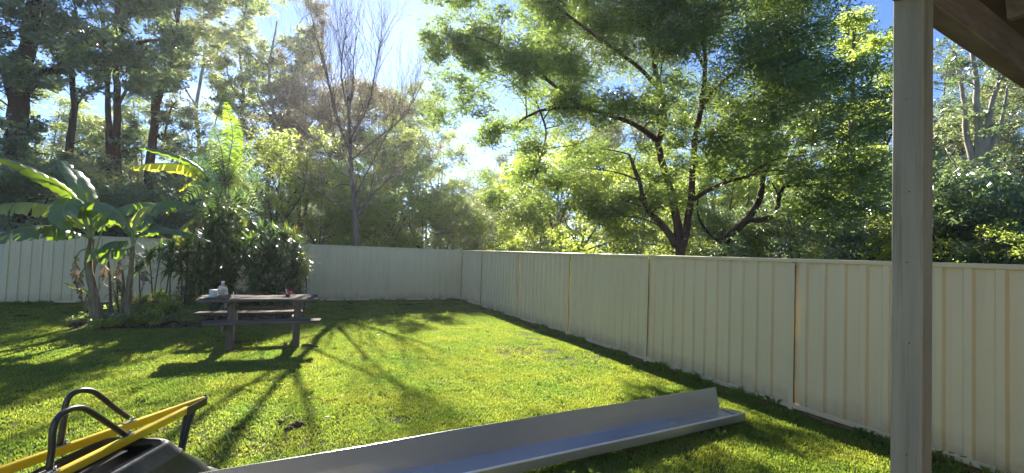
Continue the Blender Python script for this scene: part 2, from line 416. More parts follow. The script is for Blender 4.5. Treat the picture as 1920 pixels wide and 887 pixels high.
def gum_clumps(rng, h, cr, n, lo=.42, rad=.11, tone=.45, top=1.0, prof=1.0, flat=.7):
    out = []
    for i in range(n):
        f = lo + (top - lo) * (i + rng.random()) / n
        t = (f - lo) / (top - lo)
        wmax = cr * (math.sin(math.pi * min(1, .18 + .80 * t)) ** .7) * prof
        a_ = rng.uniform(0, 2 * math.pi) ; q = wmax * math.sqrt(rng.uniform(.15, 1))
        rr = h * rad * rng.uniform(.65, 1.3)
        out.append((Vector((q * math.cos(a_), q * math.sin(a_), h * f)), (rr, rr, rr * flat), tone + rng.uniform(-.15, .2)))
    return out

VAR = {}
def variant(key, h, cr, n, bark, leaf, **kw):
    """one generic tree of a kind: trunk mesh + crown mesh kept as data for copying"""
    seed = kw.pop('seed', 1); rng = random.Random(seed); nr = np.random.default_rng(seed)
    lean = kw.pop('lean', .05); fork = kw.pop('fork', 2); tr_ = kw.pop('tr', .16)
    size = kw.pop('size', .16); dens = kw.pop('density', 1); droop = kw.pop('droop', .4); aspect = kw.pop('aspect', .35); sub = kw.pop('sub', 9); sig = kw.pop('sig', .2)
    cl = gum_clumps(rng, h, cr, n, **kw)
    mb = MB(); nodes = []
    tops = []
    bz = h * rng.uniform(.30, .42)
    b0 = Vector((0, 0, -.2)); b1 = Vector((rng.uniform(-1, 1) * lean * bz, rng.uniform(-1, 1) * lean * bz, bz))
    P, rad = limb(mb, [b0, (b0 + b1) / 2 + Vector((rng.uniform(-.1, .1), rng.uniform(-.1, .1), 0)) * h * .08, b1], tr_, tr_ * .72, 9, 4, tr_ * .12, rng); nodes += list(zip(P[3:], rad[3:]))
    for k in range(fork):
        an = rng.uniform(0, 6.28); ff = rng.uniform(.82, .98)
        tp = Vector((math.cos(an) * cr * .35, math.sin(an) * cr * .35, h * ff))
        P, rad = limb(mb, [b1, b1.lerp(tp, .5) + Vector((rng.uniform(-1, 1), rng.uniform(-1, 1), 0)) * cr * .12, tp], tr_ * .62, tr_ * .12, 7, 5, tr_ * .1, rng); nodes += list(zip(P, rad))
    twigs_to(mb, nodes, cl, rng, tr_ * .14, 3)
    me = bpy.data.meshes.new('trunk'); me.from_pydata(mb.v, [], mb.f); me.polygons.foreach_set('use_smooth', mb.sm); me.update(); me.materials.append(bark)
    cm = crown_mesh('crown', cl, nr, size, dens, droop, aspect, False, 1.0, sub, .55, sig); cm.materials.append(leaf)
    VAR[key] = (me, cm)
def plant_variant(key, name, label, cat, loc, rz=0, sc=(1, 1, 1), group=None):
    me, cm = VAR[key]
    root = empty(name, loc, rz); root.scale = sc; tag(root, label, cat, group)
    for nm, d in (('trunk', me), ('crown', cm)):
        o = bpy.data.objects.new(nm, d); COL.objects.link(o); o.parent = root
    return root

# ================================================================ THE GROUND
def ground():
    # lawn: fine sheet, the garden and the land beyond in one, out to the horizon
    xs = list(np.concatenate([[-600, -200, -80, -40, -20], np.arange(-12, 12.01, .5), [16, 24, 40, 80, 200, 600]]))
    ys = list(np.concatenate([[-600, -200, -60, -20, -8], np.arange(-2, 18.01, .5), [24, 40, 80, 200, 600]]))
    V = []; Fc = []
    for j, y in enumerate(ys):
        for i, x in enumerate(xs):
            z = 0.0
            if -12 <= x <= 12 and 2.2 < y <= 14: z = .018 * math.sin(x * 1.3 + y * .7) * math.sin(y * .9 - x * .4) - .012
            if y > 24 : z = -.0 + (y - 24) * .004
            V.append((x, y, z))
    nx = len(xs)
    for j in range(len(ys) - 1):
        for i in range(nx - 1): Fc.append((j * nx + i, j * nx + i + 1, (j + 1) * nx + i + 1, (j + 1) * nx + i))
    mb = MB(); mb.add(V, Fc, True); o = mb.build('ground', M_LAWN); tag(o, kind='structure')
    # clay strip under the fences
    mb = MB(); pts = []; n = 90
    def strip(p0, p1, wd, seed):
        rg = random.Random(seed); p0 = Vector(p0); p1 = Vector(p1); d = (p1 - p0).normalized(); nn = Vector((-d.y, d.x, 0)); vs = []; fs = []
        for i in range(n + 1):
            c = p0.lerp(p1, i / n); wa = wd * rg.uniform(.5, 1.1); wb = wd * rg.uniform(.4, 1.0)
            vs += [c + nn * wa + Vector((0, 0, -.01)), c + nn * .03 + Vector((0, 0, .012 + rg.uniform(0, .015))), c - nn * .03 + Vector((0, 0, .012 + rg.uniform(0, .015))), c - nn * wb + Vector((0, 0, -.01))]
        for i in range(n):
            for k in range(3): fs.append((i * 4 + k, i * 4 + k + 1, i * 4 + k + 5, i * 4 + k + 4))
        mb.add(vs, fs, True)
    strip((-14, 14.9, 0), (5.1, 14.9, 0), .13, 3); strip((5.06, 15.0, 0), (5.06, -1, 0), .12, 4)
    o = mb.build('soil_strip', M_SOIL); tag(o, kind='structure')
    # garden bed soil under the bananas
    mb = MB(); c = Vector((-1.9, 11.6, 0)); vs = [c + Vector((0, 0, .05))]; fs = []
    rg = random.Random(9)
    for k in range(40):
        an = k / 40 * 6.283; q = 1 + rg.uniform(-.08, .08); vs.append(c + Vector((math.cos(an) * 1.75 * q, math.sin(an) * 1.1 * q, .035)))
    for k in range(40):
        an = k / 40 * 6.283; q = 1.12 + rg.uniform(-.08, .08); vs.append(c + Vector((math.cos(an) * 1.75 * q, math.sin(an) * 1.1 * q, -.03)))
    for k in range(40):
        k2 = (k + 1) % 40; fs.append((0, 1 + k, 1 + k2)); fs.append((1 + k, 41 + k, 41 + k2, 1 + k2))
    mb.add(vs, fs, True); o = mb.build('garden_bed_soil', simple('dark_mulch', (.06, .042, .03), (.025, .018, .014), .95, 30, bump=.9, bscale=50, spec=.1)); tag(o, kind='structure')
ground()

def gz(x, y):
    if -12 <= x <= 12 and 2.2 < y <= 14: return .018 * math.sin(x * 1.3 + y * .7) * math.sin(y * .9 - x * .4) - .012
    return 0.0

# grass: patches of blades, instanced over the lawn
FX_, FY_ = 5.04, 14.87
def grass():
    def patch(name, nb, rad, hmin, hmax, mat, seed, wd=.0035):
        rng = np.random.default_rng(seed)
        an = rng.uniform(0, 6.283, nb); q = rad * np.sqrt(rng.uniform(0, 1, nb))
        B = np.stack([q * np.cos(an), q * np.sin(an), np.full(nb, -.004)], 1)
        h = rng.uniform(hmin, hmax, nb); la = rng.uniform(0, 6.283, nb); ln = rng.uniform(.15, 1.0, nb)
        U = np.stack([np.cos(la), np.sin(la), np.zeros(nb)], 1); wv = rng.uniform(0, 6.283, nb)
        W_ = np.stack([np.cos(wv), np.sin(wv), np.zeros(nb)], 1) * (wd * rng.uniform(.7, 1.3, (nb, 1)))
        mid = B + U * (ln * h * .25)[:, None] + np.array([0, 0, 1]) * (h * .6)[:, None]
        tip = B + U * (ln * h * .8)[:, None] + np.array([0, 0, 1]) * (h * (1 - .35 * ln))[:, None]
        V = np.stack([B - W_, B + W_, mid + W_ * .8, tip, mid - W_ * .8], 1)
        me = bpy.data.meshes.new(name); me.from_pydata(V.reshape(-1, 3).tolist(), [], [(i * 5, i * 5 + 1, i * 5 + 2, i * 5 + 3, i * 5 + 4) for i in range(nb)])
        at = me.attributes.new('rnd', 'FLOAT', 'POINT'); at.data.foreach_set('value', np.repeat(rng.uniform(0, 1, nb), 5).astype(np.float32))
        me.materials.append(mat)
        return bpy.data.objects.new(name, me)
    def scatter(name, label, src, P, sc, seed):
        rng = np.random.default_rng(seed)
        me = bpy.data.meshes.new(name); me.vertices.add(len(P)); me.vertices.foreach_set('co', P.reshape(-1).astype(np.float32))
        for an, dat in (('sc', sc), ('rot', rng.uniform(0, 6.283, len(P)))):
            at = me.attributes.new(an, 'FLOAT', 'POINT'); at.data.foreach_set('value', dat.astype(np.float32))
        me.update()
        o = bpy.data.objects.new(name, me); COL.objects.link(o); tag(o, label, 'grass', kind='stuff')
        ng = bpy.data.node_groups.new(name, 'GeometryNodeTree')
        ng.interface.new_socket('Geometry', in_out='INPUT', socket_type='NodeSocketGeometry'); ng.interface.new_socket('Geometry', in_out='OUTPUT', socket_type='NodeSocketGeometry')
        N = ng.nodes; gi = N.new('NodeGroupInput'); go = N.new('NodeGroupOutput'); ip = N.new('GeometryNodeInstanceOnPoints'); oi = N.new('GeometryNodeObjectInfo'); oi.inputs['Object'].default_value = src
        a1 = N.new('GeometryNodeInputNamedAttribute'); a1.data_type = 'FLOAT'; a1.inputs['Name'].default_value = 'sc'
        a2 = N.new('GeometryNodeInputNamedAttribute'); a2.data_type = 'FLOAT'; a2.inputs['Name'].default_value = 'rot'
        cx = N.new('ShaderNodeCombineXYZ')
        ng.links.new(a2.outputs['Attribute'], cx.inputs['Z']); ng.links.new(cx.outputs[0], ip.inputs['Rotation']); ng.links.new(a1.outputs['Attribute'], ip.inputs['Scale'])
        ng.links.new(gi.outputs[0], ip.inputs['Points']); ng.links.new(oi.outputs['Geometry'], ip.inputs['Instance']); ng.links.new(ip.outputs['Instances'], go.inputs[0])
        md = o.modifiers.new('scatter', 'NODES'); md.node_group = ng
        return o
    rng = np.random.default_rng(5)
    def spots(n, fn):
        X = rng.uniform(-9.5, 4.95, n); Y = rng.uniform(1.9, 14.75, n)
        p = fn(X, Y); k = rng.uniform(0, 1, n) < p
        P = np.stack([X[k], Y[k], [gz(a_, b_) for a_, b_ in zip(X[k], Y[k])]], 1)
        return P
    def hole(X, Y):     # thin, worn spots of the lawn
        v = np.ones_like(X)
        for cx, cy, r in ((-.35, 4.6, .55), (.1, 4.35, .3), (-.75, 4.9, .35), (3.5, 7.0, .7), (4.1, 6.3, .6), (4.5, 8.2, .6), (.5, 4.0, .25), (-4.3, 7.4, .4)):
            v = np.minimum(v, np.clip((np.hypot(X - cx, (Y - cy) * .7) / r) ** 2, .34, 1))
        v *= np.where((np.abs(Y - 14.87) < .12) | (np.abs(X - 5.04) < .12), .1, 1)
        v *= np.where(((X + 1.9) / 1.7) ** 2 + ((Y - 11.6) / 1.05) ** 2 < .9, .15, 1)
        return v
    P = spots(30000, lambda X, Y: hole(X, Y) * np.clip(1.25 - Y / 14, .35, 1) * np.where(X < -6.5, .25, 1))
    scatter('lawn_grass', 'short green lawn grass of the fenced yard', patch('grass_patch', 100, .115, .012, .033, L_GRASS, 1), P, rng.uniform(.7, 1.5, len(P)), 1)
    P = spots(1500, lambda X, Y: hole(X, Y) * .8)
    scatter('grass_tufts', 'longer lush tufts standing up in the lawn', patch('tuft_patch', 60, .06, .022, .055, L_GRASS, 2, .004), P, rng.uniform(.6, 1.3, len(P)), 2)
    n_ = 900; side = rng.uniform(0, 1, n_) < .5
    X = np.where(side, FX_ - np.abs(rng.normal(.02, .09, n_)), rng.uniform(-9, 5, n_)); Y = np.where(side, rng.uniform(1, 14.8, n_), FY_ - np.abs(rng.normal(.03, .10, n_)))
    keep = (np.sin(X * 3.1 + Y * 4.7) + np.sin(X * 7.3 - Y * 1.9)) > -.3
    P = np.stack([X, Y, np.zeros(n_)], 1)[keep]
    scatter('fence_grass', 'untrimmed longer grass fringing the foot of the fences', patch('fringe_patch', 26, .05, .04, .13, L_GRASS, 6, .005), P, rng.uniform(.5, 1.1, len(P)), 6)
    P = spots(5200, lambda X, Y: np.clip(1.25 - hole(X, Y), .22, 1))
    scatter('dry_grass', 'straw coloured dead grass lying in thin spots of the lawn', patch('dry_patch', 70, .13, .006, .022, L_GRASSDRY, 3, .003), P, rng.uniform(.7, 1.4, len(P)), 3)
    n_ = 900; an = rng.uniform(0, 6.283, n_); q = np.sqrt(rng.uniform(0, 1, n_)) * 1.08
    Cc = np.stack([-1.9 + np.cos(an) * 1.75 * q, 11.6 + np.sin(an) * 1.1 * q, np.full(n_, .055)], 1); D = unit(np.stack([rng.normal(size=n_), rng.normal(size=n_), rng.normal(size=n_) * .25], 1))
    o = link('bark_chips', leafmesh('bark_chips', Cc, D, rng.uniform(.03, .09, n_), rng.uniform(.02, .04, n_), rng.uniform(0, .7, n_), rng=rng), L_LITTER); tag(o, 'bark chips and dead leaves on the garden bed', 'mulch', kind='stuff')
    n_ = 260; X = rng.uniform(-6, 4.7, n_); Y = rng.uniform(2.2, 12, n_); k_ = 9
    an = rng.uniform(0, 6.283, (n_, k_)); l_ = rng.uniform(.03, .06, (n_, 1)) * np.ones((n_, k_)); el = rng.uniform(.15, .7, (n_, k_))
    D = np.stack([np.cos(an) * np.cos(el), np.sin(an) * np.cos(el), np.sin(el)], 2).reshape(-1, 3); l_ = l_.reshape(-1)
    Cc = np.repeat(np.stack([X, Y, np.full(n_, .022)], 1), k_, 0) + D * l_[:, None] * .6
    o = link('lawn_weeds', leafmesh('lawn_weeds', Cc, D, l_, l_ * .45, rng.uniform(0, .8, len(l_)), rng=rng), L_GRASS); tag(o, 'flat broad leaved weed rosettes scattered in the lawn', 'weeds', kind='stuff')
    # fallen leaves
    X = rng.uniform(-6, 4.8, 420); Y = rng.uniform(2.4, 14.5, 420)
    X[:120] = rng.normal(-.3, .7, 120); Y[:120] = rng.normal(4.7, .5, 120)
    Cc = np.stack([X, Y, np.array([gz(a_, b_) for a_, b_ in zip(X, Y)]) + .035], 1)
    D = unit(np.stack([rng.normal(size=420), rng.normal(size=420), rng.normal(size=420) * .15], 1))
    me = leafmesh('fallen_leaves', Cc, D, rng.uniform(.03, .08, 420), rng.uniform(.010, .022, 420), rng.uniform(0, 1, 420), rng=rng)
    o = link('fallen_leaves', me, L_LITTER); tag(o, 'dry fallen gum leaves scattered over the lawn', 'leaf litter', kind='stuff')
grass()

# ================================================================ FENCES
FX, FY, FH = 5.04, 14.87, 1.64
def rib_profile(L, pitch=.196):
    """distance along, depth out of plane"""
    out = [(0, 0)]; s_ = pitch * .5
    while s_ + pitch * .3 < L:
        out += [(s_ - .042, 0), (s_ - .026, .026), (s_ + .026, .026), (s_ + .042, 0)]; s_ += pitch
    out.append((L, 0)); return out
def fence(name, label, p0, p1, posts, out, wob=0):
    """posts: distances from p0; out: direction towards the yard"""
    p0, p1 = Vector(p0), Vector(p1); d = (p1 - p0).normalized(); out = Vector(out)
    root = empty(name, p0); tag(root, label, 'fence')
    rg = random.Random(4)
    for i, s_ in enumerate(posts):
        c = p0 + d * s_
        mb = MB(); mb.beam(c + out * .012 + Vector((0, 0, -.25)), c + out * .012 + Vector((0, 0, FH - .028)), .034, .056, up=d, bev=.003)
        mb.build('post', M_FENCEPOST, root)
    for a_, b_ in zip(posts[:-1], posts[1:]):
        L = b_ - a_
        if L < .1: continue
        z0 = .055 + rg.uniform(-.012, .012)
        # three overlapping sheets per bay
        nsh = max(1, round(L / .79)); w_ = (L - .05) / nsh
        pr = rib_profile(L - .05)
        bounds = [(L - .05) * k / nsh for k in range(nsh + 1)]
        for k in range(nsh):
            lo, hi = bounds[k], bounds[k + 1] + (.012 if k < nsh - 1 else 0)
            q = [(s_, dd) for s_, dd in pr if lo < s_ < hi]
            def dep(s_):
                for (u, a1), (v, b1) in zip(pr[:-1], pr[1:]):
                    if u <= s_ <= v: return a1 + (b1 - a1) * (s_ - u) / max(1e-6, v - u)
                return 0
            q = [(lo, dep(lo))] + q + [(hi, dep(hi))]
            vs = []; fs = []
            off = .0015 * k + .001
            for s_, dd in q:
                c = p0 + d * (a_ + .025 + s_)
                for th in (0, -.0012):
                    pt = c + out * (dd + off + th - .014)
                    vs += [pt + Vector((0, 0, z0 + .01)), pt + Vector((0, 0, FH - .012))]
            n = len(q)
            for t in range(n - 1):
                A = t * 4; B = A + 4
                fs += [(A, B, B + 1, A + 1), (A + 2, A + 3, B + 3, B + 2)]
            fs += [(0, 1, 3, 2), ((n - 1) * 4, (n - 1) * 4 + 2, (n - 1) * 4 + 3, (n - 1) * 4 + 1)]
            mb = MB(); mb.add(vs, fs); mb.build('infill_sheet', M_FENCE, root)
        for nm, z, ht in (('top_rail', FH, .042), ('bottom_rail', z0, .045)):
            mb = MB(); c0 = p0 + d * (a_ + (.0 if nm == 'top_rail' else .027)); c1 = p0 + d * (b_ - (.002 if nm == 'top_rail' else .027))
            mb.beam(c0 + Vector((0, 0, z)), c1 + Vector((0, 0, z)), .052 if nm == 'top_rail' else .048, ht, bev=.004)
            mb.build(nm, M_FENCEPOST, root)
        # narrow black strip drawn in for the shadow gap beside the post
        mb = MB(); c = p0 + d * ((a_ + .0295) if abs(d.y) > .5 else (b_ - .029)) + out * .013
        mb.box(c + Vector((0, 0, FH / 2 + .02)), (.004 if abs(d.x) > .5 else .010, .010 if abs(d.x) > .5 else .004, FH - .14)); mb.build('shadow_gap_strip', M_GAP, root)
pB = [0.0]
# right fence from the back corner towards the viewer; bay length as measured
yb = [14.87, 13.02, 10.51, 8.12, 5.79, 3.43, 1.06, -1.3]
fence('side_fence', 'cream ribbed steel fence running along the right side of the lawn', (FX, FY - .03, 0), (FX, -1.33, 0), [14.84 - y for y in [14.84 - .0] + yb[1:]], (-1, 0, 0))
xb = [5.0, 2.65, .30, -2.05, -4.40, -6.75, -9.1, -11.45]
fence('back_fence', 'cream ribbed steel fence across the far end of the lawn behind the banana plants', (FX - .04, FY, 0), (-11.5, FY, 0), [FX - .04 - x for x in xb], (0, -1, 0))

# ================================================================ VERANDA (post, beam, roof) at the right
def veranda():
    root = empty('veranda', (1.91, .88, 0)); tag(root, 'brown timber veranda roof and beam carried on one pale post at the right', 'veranda')
    mb = MB(); mb.beam((1.913, .884, -.05), (1.913, .884, 2.80), .066, .09, up=(0, 1, 0), bev=.004)
    po = mb.build('post', M_POST, root)
    for z, y in ((2.18, .886), (1.86, .876), (1.62, .882), (1.35, .874), (.98, .88)):
        mb = MB(); mb.tube([(1.8815, y, z), (1.8785, y, z)], .0022, 8); mb.build('nail_head', M_GAP, po)
    d = Vector((.9952, .098, 0)); n = Vector((-.098, .9952, 0)); o = Vector((1.913, .892, 0))
    def T(s_, t, z): return o + d * s_ + n * t + Vector((0, 0, z))
    for a_, b_ in ((-3.2, -.036), (.038, 7)):
        mb = MB(); mb.beam(T(a_, -.004, 2.608), T(b_, -.004, 2.608), .075, .15, bev=.004); mb.build('beam', M_BEAM, root)
    for k in range(8):
        s_ = -2.6 + k * 1.15
        mb = MB(); mb.beam(T(s_, -.044, 2.735), T(s_, -3.2, 2.96), .045, .09, bev=.003); mb.build('rafter', M_BEAM, root)
    for k in range(24):
        t = -.02 - k * .15
        mb = MB(); z = 2.76 + (.42 - t) * .072
        mb.beam(T(-3.2, t, z), T(7, t, z), .144, .018, up=(0, 0, 1), bev=.003); mb.build('ceiling_board', M_CEIL, root)
    # roof sheeting above the boards
    mb = MB(); vs = []; fs = []
    mb.beam(T(1.9, .06, 2.84), T(1.9, -3.3, 3.07), 10.2, .012, bev=.002); mb.build('roof_sheet', simple('grey_roof_steel', (.3, .3, .3), rough=.5), root)
veranda()
def house():
    root = empty('house', (1.5, -3.6, 0)); tag(root, 'house wall of cream boards behind the veranda, out of view', 'house')
    M_W = simple('cream_weatherboard', (.55, .48, .36), (.5, .44, .33), .6, 2)
    for k in range(15):
        mb = MB(); mb.box((1.5, -3.35, .18 + k * .18), (12, .03, .176), Matrix.Rotation(.06, 3, 'X'), .003); mb.build('weatherboard', M_W, root)
    mb = MB(); mb.box((1.5, -3.5, 1.45), (12, .2, 2.95)); mb.build('wall', M_W, root)
    mb = MB(); mb.box((1.5, -1.25, -.01), (12, 4.0, .10), None, .01); o = mb.build('patio_slab', simple('pale_concrete', (.36, .34, .30), (.28, .265, .24), .85, 2, bump=.2, bscale=60)); tag(o, kind='structure')
house()

# ================================================================ FLASHING (long folded metal piece on the lawn)
def flashing():
    root = empty('metal_flashing', (1.8, 3.6, 0)); tag(root, 'long grey folded metal flashing lying open on the grass in the foreground', 'metal flashing')
    bz = .085
    A = G(1350, 765, bz); B = G(745, 887, bz); d = (A - B); d.z = 0; d.normalize(); n = Vector((-d.y, d.x, 0))   # n points away from the viewer
    fr = G(1403, 775, bz); wd = abs((fr - A).dot(n))
    wd = .235
    tl = G(1345, 730, bz + .20)
    prof = [(.062, .200), (.058, .200), (.030, .100), (.004, .003), (0, 0), (-wd * .5, -.003), (-wd + .004, 0), (-wd, .003), (-wd - .002, .014), (-wd - .012, .016), (-wd - .016, .010), (-wd - .020, -.050), (-wd - .010, -.056)]
    ns = 26; L0, L1 = -2.1, (A - B).length
    for nm, a_, b_, th in (('back_flange', 0, 4, .0016), ('tray_base', 4, 7, .0016), ('front_lip', 7, 12, .0016)):
        vs = []; fs = []; pr = prof[a_:b_ + 1]; k = len(pr)
        for i in range(ns + 1):
            s_ = L0 + (L1 - L0) * i / ns
            sag = .006 * math.sin(s_ * 1.9) + .003 * math.sin(s_ * 5.3)
            for t in (0, 1):
                for j, (u, z) in enumerate(pr):
                    c = B + d * (s_ + (.0 if nm == 'back_flange' else (.05 if j else .0)) * (i == ns)) + n * (u + (sag * .8 if z > .05 else 0) - t * th * .5) + Vector((0, 0, z + sag * .3 - t * th))
                    vs.append(c)
        for i in range(ns):
            for t in (0, 1):
                for j in range(k - 1):
                    q = (i * 2 + t) * k + j; r = ((i + 1) * 2 + t) * k + j
                    fs.append((q, q + 1, r + 1, r) if t else (q, r, r + 1, q + 1))
            for j in (0, k - 1):
                q = i * 2 * k + j; r = (i + 1) * 2 * k + j; fs.append((q, q + k, r + k, r))
        mb = MB(); mb.add(vs, fs, False); mb.build(nm, M_FLASH, root)
    P = []
    for i in range(ns + 1):
        s_ = L0 + (L1 - L0) * i / ns; sag = .006 * math.sin(s_ * 1.9) + .003 * math.sin(s_ * 5.3)
        P.append(B + d * (s_ + (.05 if i == ns else 0)) + n * (-wd - .010) + Vector((0, 0, .018 + sag * .3)))
    mb = MB(); mb.tube(P, .009, 8); mb.build('lip_hem', simple('hem_highlight_white', (.88, .87, .84), (.80, .79, .77), .25, 6, metal=.2, bump=.03), root)  # near white: the bright highlight along the lip is put into this colour
    # small folded tab at the right end
    mb = MB(); E_ = B + d * L1
    vs = [E_ + n * -.01 + Vector((0, 0, .004)), E_ + n * (-wd + .01) + d * .05 + Vector((0, 0, .004)), E_ + n * (-wd + .02) + d * .02 + Vector((0, 0, .028)), E_ + n * -.02 + d * -.01 + Vector((0, 0, .010))]
    vs += [v + d * .002 for v in vs]
    mb.add(vs, [(0, 1, 2, 3), (7, 6, 5, 4), (0, 4, 5, 1), (1, 5, 6, 2), (2, 6, 7, 3), (3, 7, 4, 0)]); mb.build('end_tab', M_FLASH, root)
    # the timber off-cuts that keep it clear of the grass
    return root
flashing()

# ================================================================ WHEELBARROW (upside down, no wheel)
def wheelbarrow():
    zr = .42
    n0 = G(352, 762, zr); n1 = G(85, 893, zr)      # near rail, centre line of its top
    f0 = G(384, 743, zr); f1 = G(0, 876, zr)
    root = empty('wheelbarrow', ((n0.x + n1.x) / 2, (n0.y + n1.y) / 2, 0)); tag(root, 'upturned wheelbarrow with yellow rails, black hoop legs and black tray, its wheel missing', 'wheelbarrow')
    D = (n0 - n1).normalized(); Df = (f0 - f1).normalized()
    Nv = Vector((D.y, -D.x, 0))                     # towards the viewer side
    rails = []
    for nm, p0, dr in (('near', n0, D), ('far', f0, Df)):
        back = p0 - dr * (2.0 if nm == 'near' else 1.75)
        mb = MB(); mb.beam(p0 + Vector((0, 0, -.024)), back + Vector((0, 0, -.024)), .034, .050, bev=.005)
        ra = mb.build('handle_rail', M_YEL, root); rails.append((p0, dr, ra))
        for s_ in (.05, .16):
            mb = MB(); c = p0 - dr * s_ + Vector((0, 0, -.024)); side = Vector((dr.y, -dr.x, 0))
            mb.tube([c - side * .021, c + side * .023], .007, 8); mb.build('rivet', M_STEEL, ra)
    # front wheel bracket: a black U channel closing the rail ends
    mb = MB(); e = G(392, 752, zr - .01); tipn = n0 + D * .20; tipf = f0 + Df * .035
    mb.beam(n0 - D * .03 + Nv * .019 + Vector((0, 0, -.024)), tipn + Nv * .012 + Vector((0, 0, -.024)), .006, .056, bev=.001)
    mb.beam(tipn + Nv * .013 + Vector((0, 0, -.024)), tipf - Nv * .012 + Vector((0, 0, -.024)), .006, .056, bev=.001)
    mb.beam(f0 - Df * .02 - Nv * .02 + Vector((0, 0, -.024)), tipf - Nv * .014 + Vector((0, 0, -.024)), .006, .056, bev=.001)
    mb.build('wheel_bracket', M_BLK, root)
    # hoop legs traced in the upright plane of each rail
    def hoop(px, p0, dr, nm):
        nn = Vector((dr.y, -dr.x, 0))
        P = [ONP(x, y, p0, nn) for x, y in px]
        P = spline(P, 5)
        mb = MB(); mb.tube(P, .0155, 10)
        lg = mb.build('leg', M_BLK, root)
        for q, nx in ((P[0], P[1]), (P[-1], P[-2])):
            dd = dr if q is P[0] else dr * -1
            mb = MB(); z = Vector((0, 0, 1)); qq = Vector((q.x, q.y, zr + .004))
            mb.beam(qq - dr * .03, qq + dr * .05, .030, .006, bev=.002); mb.build('foot_plate', M_STEEL, lg)
            mb = MB(); mb.tube([qq + dr * .03, qq + dr * .03 + z * .022], .008, 6); mb.build('bolt', M_STEEL, lg)
    hoop([(236, 816), (205, 795), (170, 772), (150, 765), (128, 769), (108, 784), (99, 810), (97, 845), (92, 880)], n0, D, 'n')
    hoop([(240, 783), (215, 765), (187, 742), (170, 733), (148, 733), (130, 744), (122, 765), (118, 800), (112, 834)], f0, Df, 'f')
    # slack straps (tray braces) from the bracket down to the nose of the tray
    for a_, b_, r in (((352, 772), (338, 838), 1), ((364, 766), (343, 838), 1)):
        p = ONP(*a_, tipn, Nv); q = G(b_[0] - 2, b_[1] + 14, .13)
        mb = MB(); mb.tube(spline([p, p.lerp(q, .3) + D * -.012, p.lerp(q, .8), q, q + Vector((.03, -.05, -.03))], 4), [.012] * 14 + [.010] * 3, 8, flat=.35) if False else mb.tube(spline([p, p.lerp(q, .35) - D * .01, q], 5), [.021] * 5 + [.016] * 6, 8, flat=.6)
        mb.build('tray_brace', M_BLK, root)
    # cross board between the rails (dark)
    mb = MB(); cA = n0.lerp(f0, .5) - D * .62; cB = cA - D * 1.0
    mb.beam(cA + Vector((0, 0, -.058)), cB + Vector((0, 0, -.050)), .17, .010, bev=.002); mb.build('tray_support', M_BLK, root)
    # tray: lofted rounded rectangles, mouth down
    mid = n0.lerp(f0, .5); O = Vector((mid.x, mid.y, 0)) - D * .33
    def ring(u0, u1, hw, z, rr, n=10, nose=0.0):
        pts = []
        for cu, cv, a0 in ((u1 - rr, hw - rr, 0), (u0 + rr, hw - rr, 90), (u0 + rr, -hw + rr, 180), (u1 - rr, -hw + rr, 270)):
            for k in range(n + 1):
                an = math.radians(a0 + 90 * k / n); u = cu + rr * math.cos(an); v = cv + rr * math.sin(an)
                pts.append(O + D * u + Nv * (v) + Vector((0, 0, z + nose * max(0, u - u0) / (u1 - u0))))
        return pts
    rings = [(-.86, -.24, .185, .368, .07), (-.875, -.215, .205, .364, .08), (-.89, -.19, .215, .345, .085), (-.93, -.12, .243, .270, .10), (-.935, -.105, .248, .264, .10), (-.94, -.11, .245, .254, .10), (-1.0, .02, .30, .15, .13), (-1.035, .09, .335, .065, .16),
             (-1.06, .12, .355, .040, .18), (-1.085, .145, .38, .034, .20), (-1.10, .16, .395, .022, .21), (-1.10, .16, .395, .008, .21), (-1.085, .145, .38, .002, .20)]
    vs = []; fs = []
    for r_ in rings: vs += ring(*r_)
    k = len(vs) // len(rings)
    for i in range(len(rings) - 1):
        for j in range(k): fs.append((i * k + j, i * k + (j + 1) % k, (i + 1) * k + (j + 1) % k, (i + 1) * k + j))
    fs.append(tuple(range(k)))
    mb = MB(); mb.add(vs, fs, True); t = mb.build('tray', M_POLY, root)
wheelbarrow()

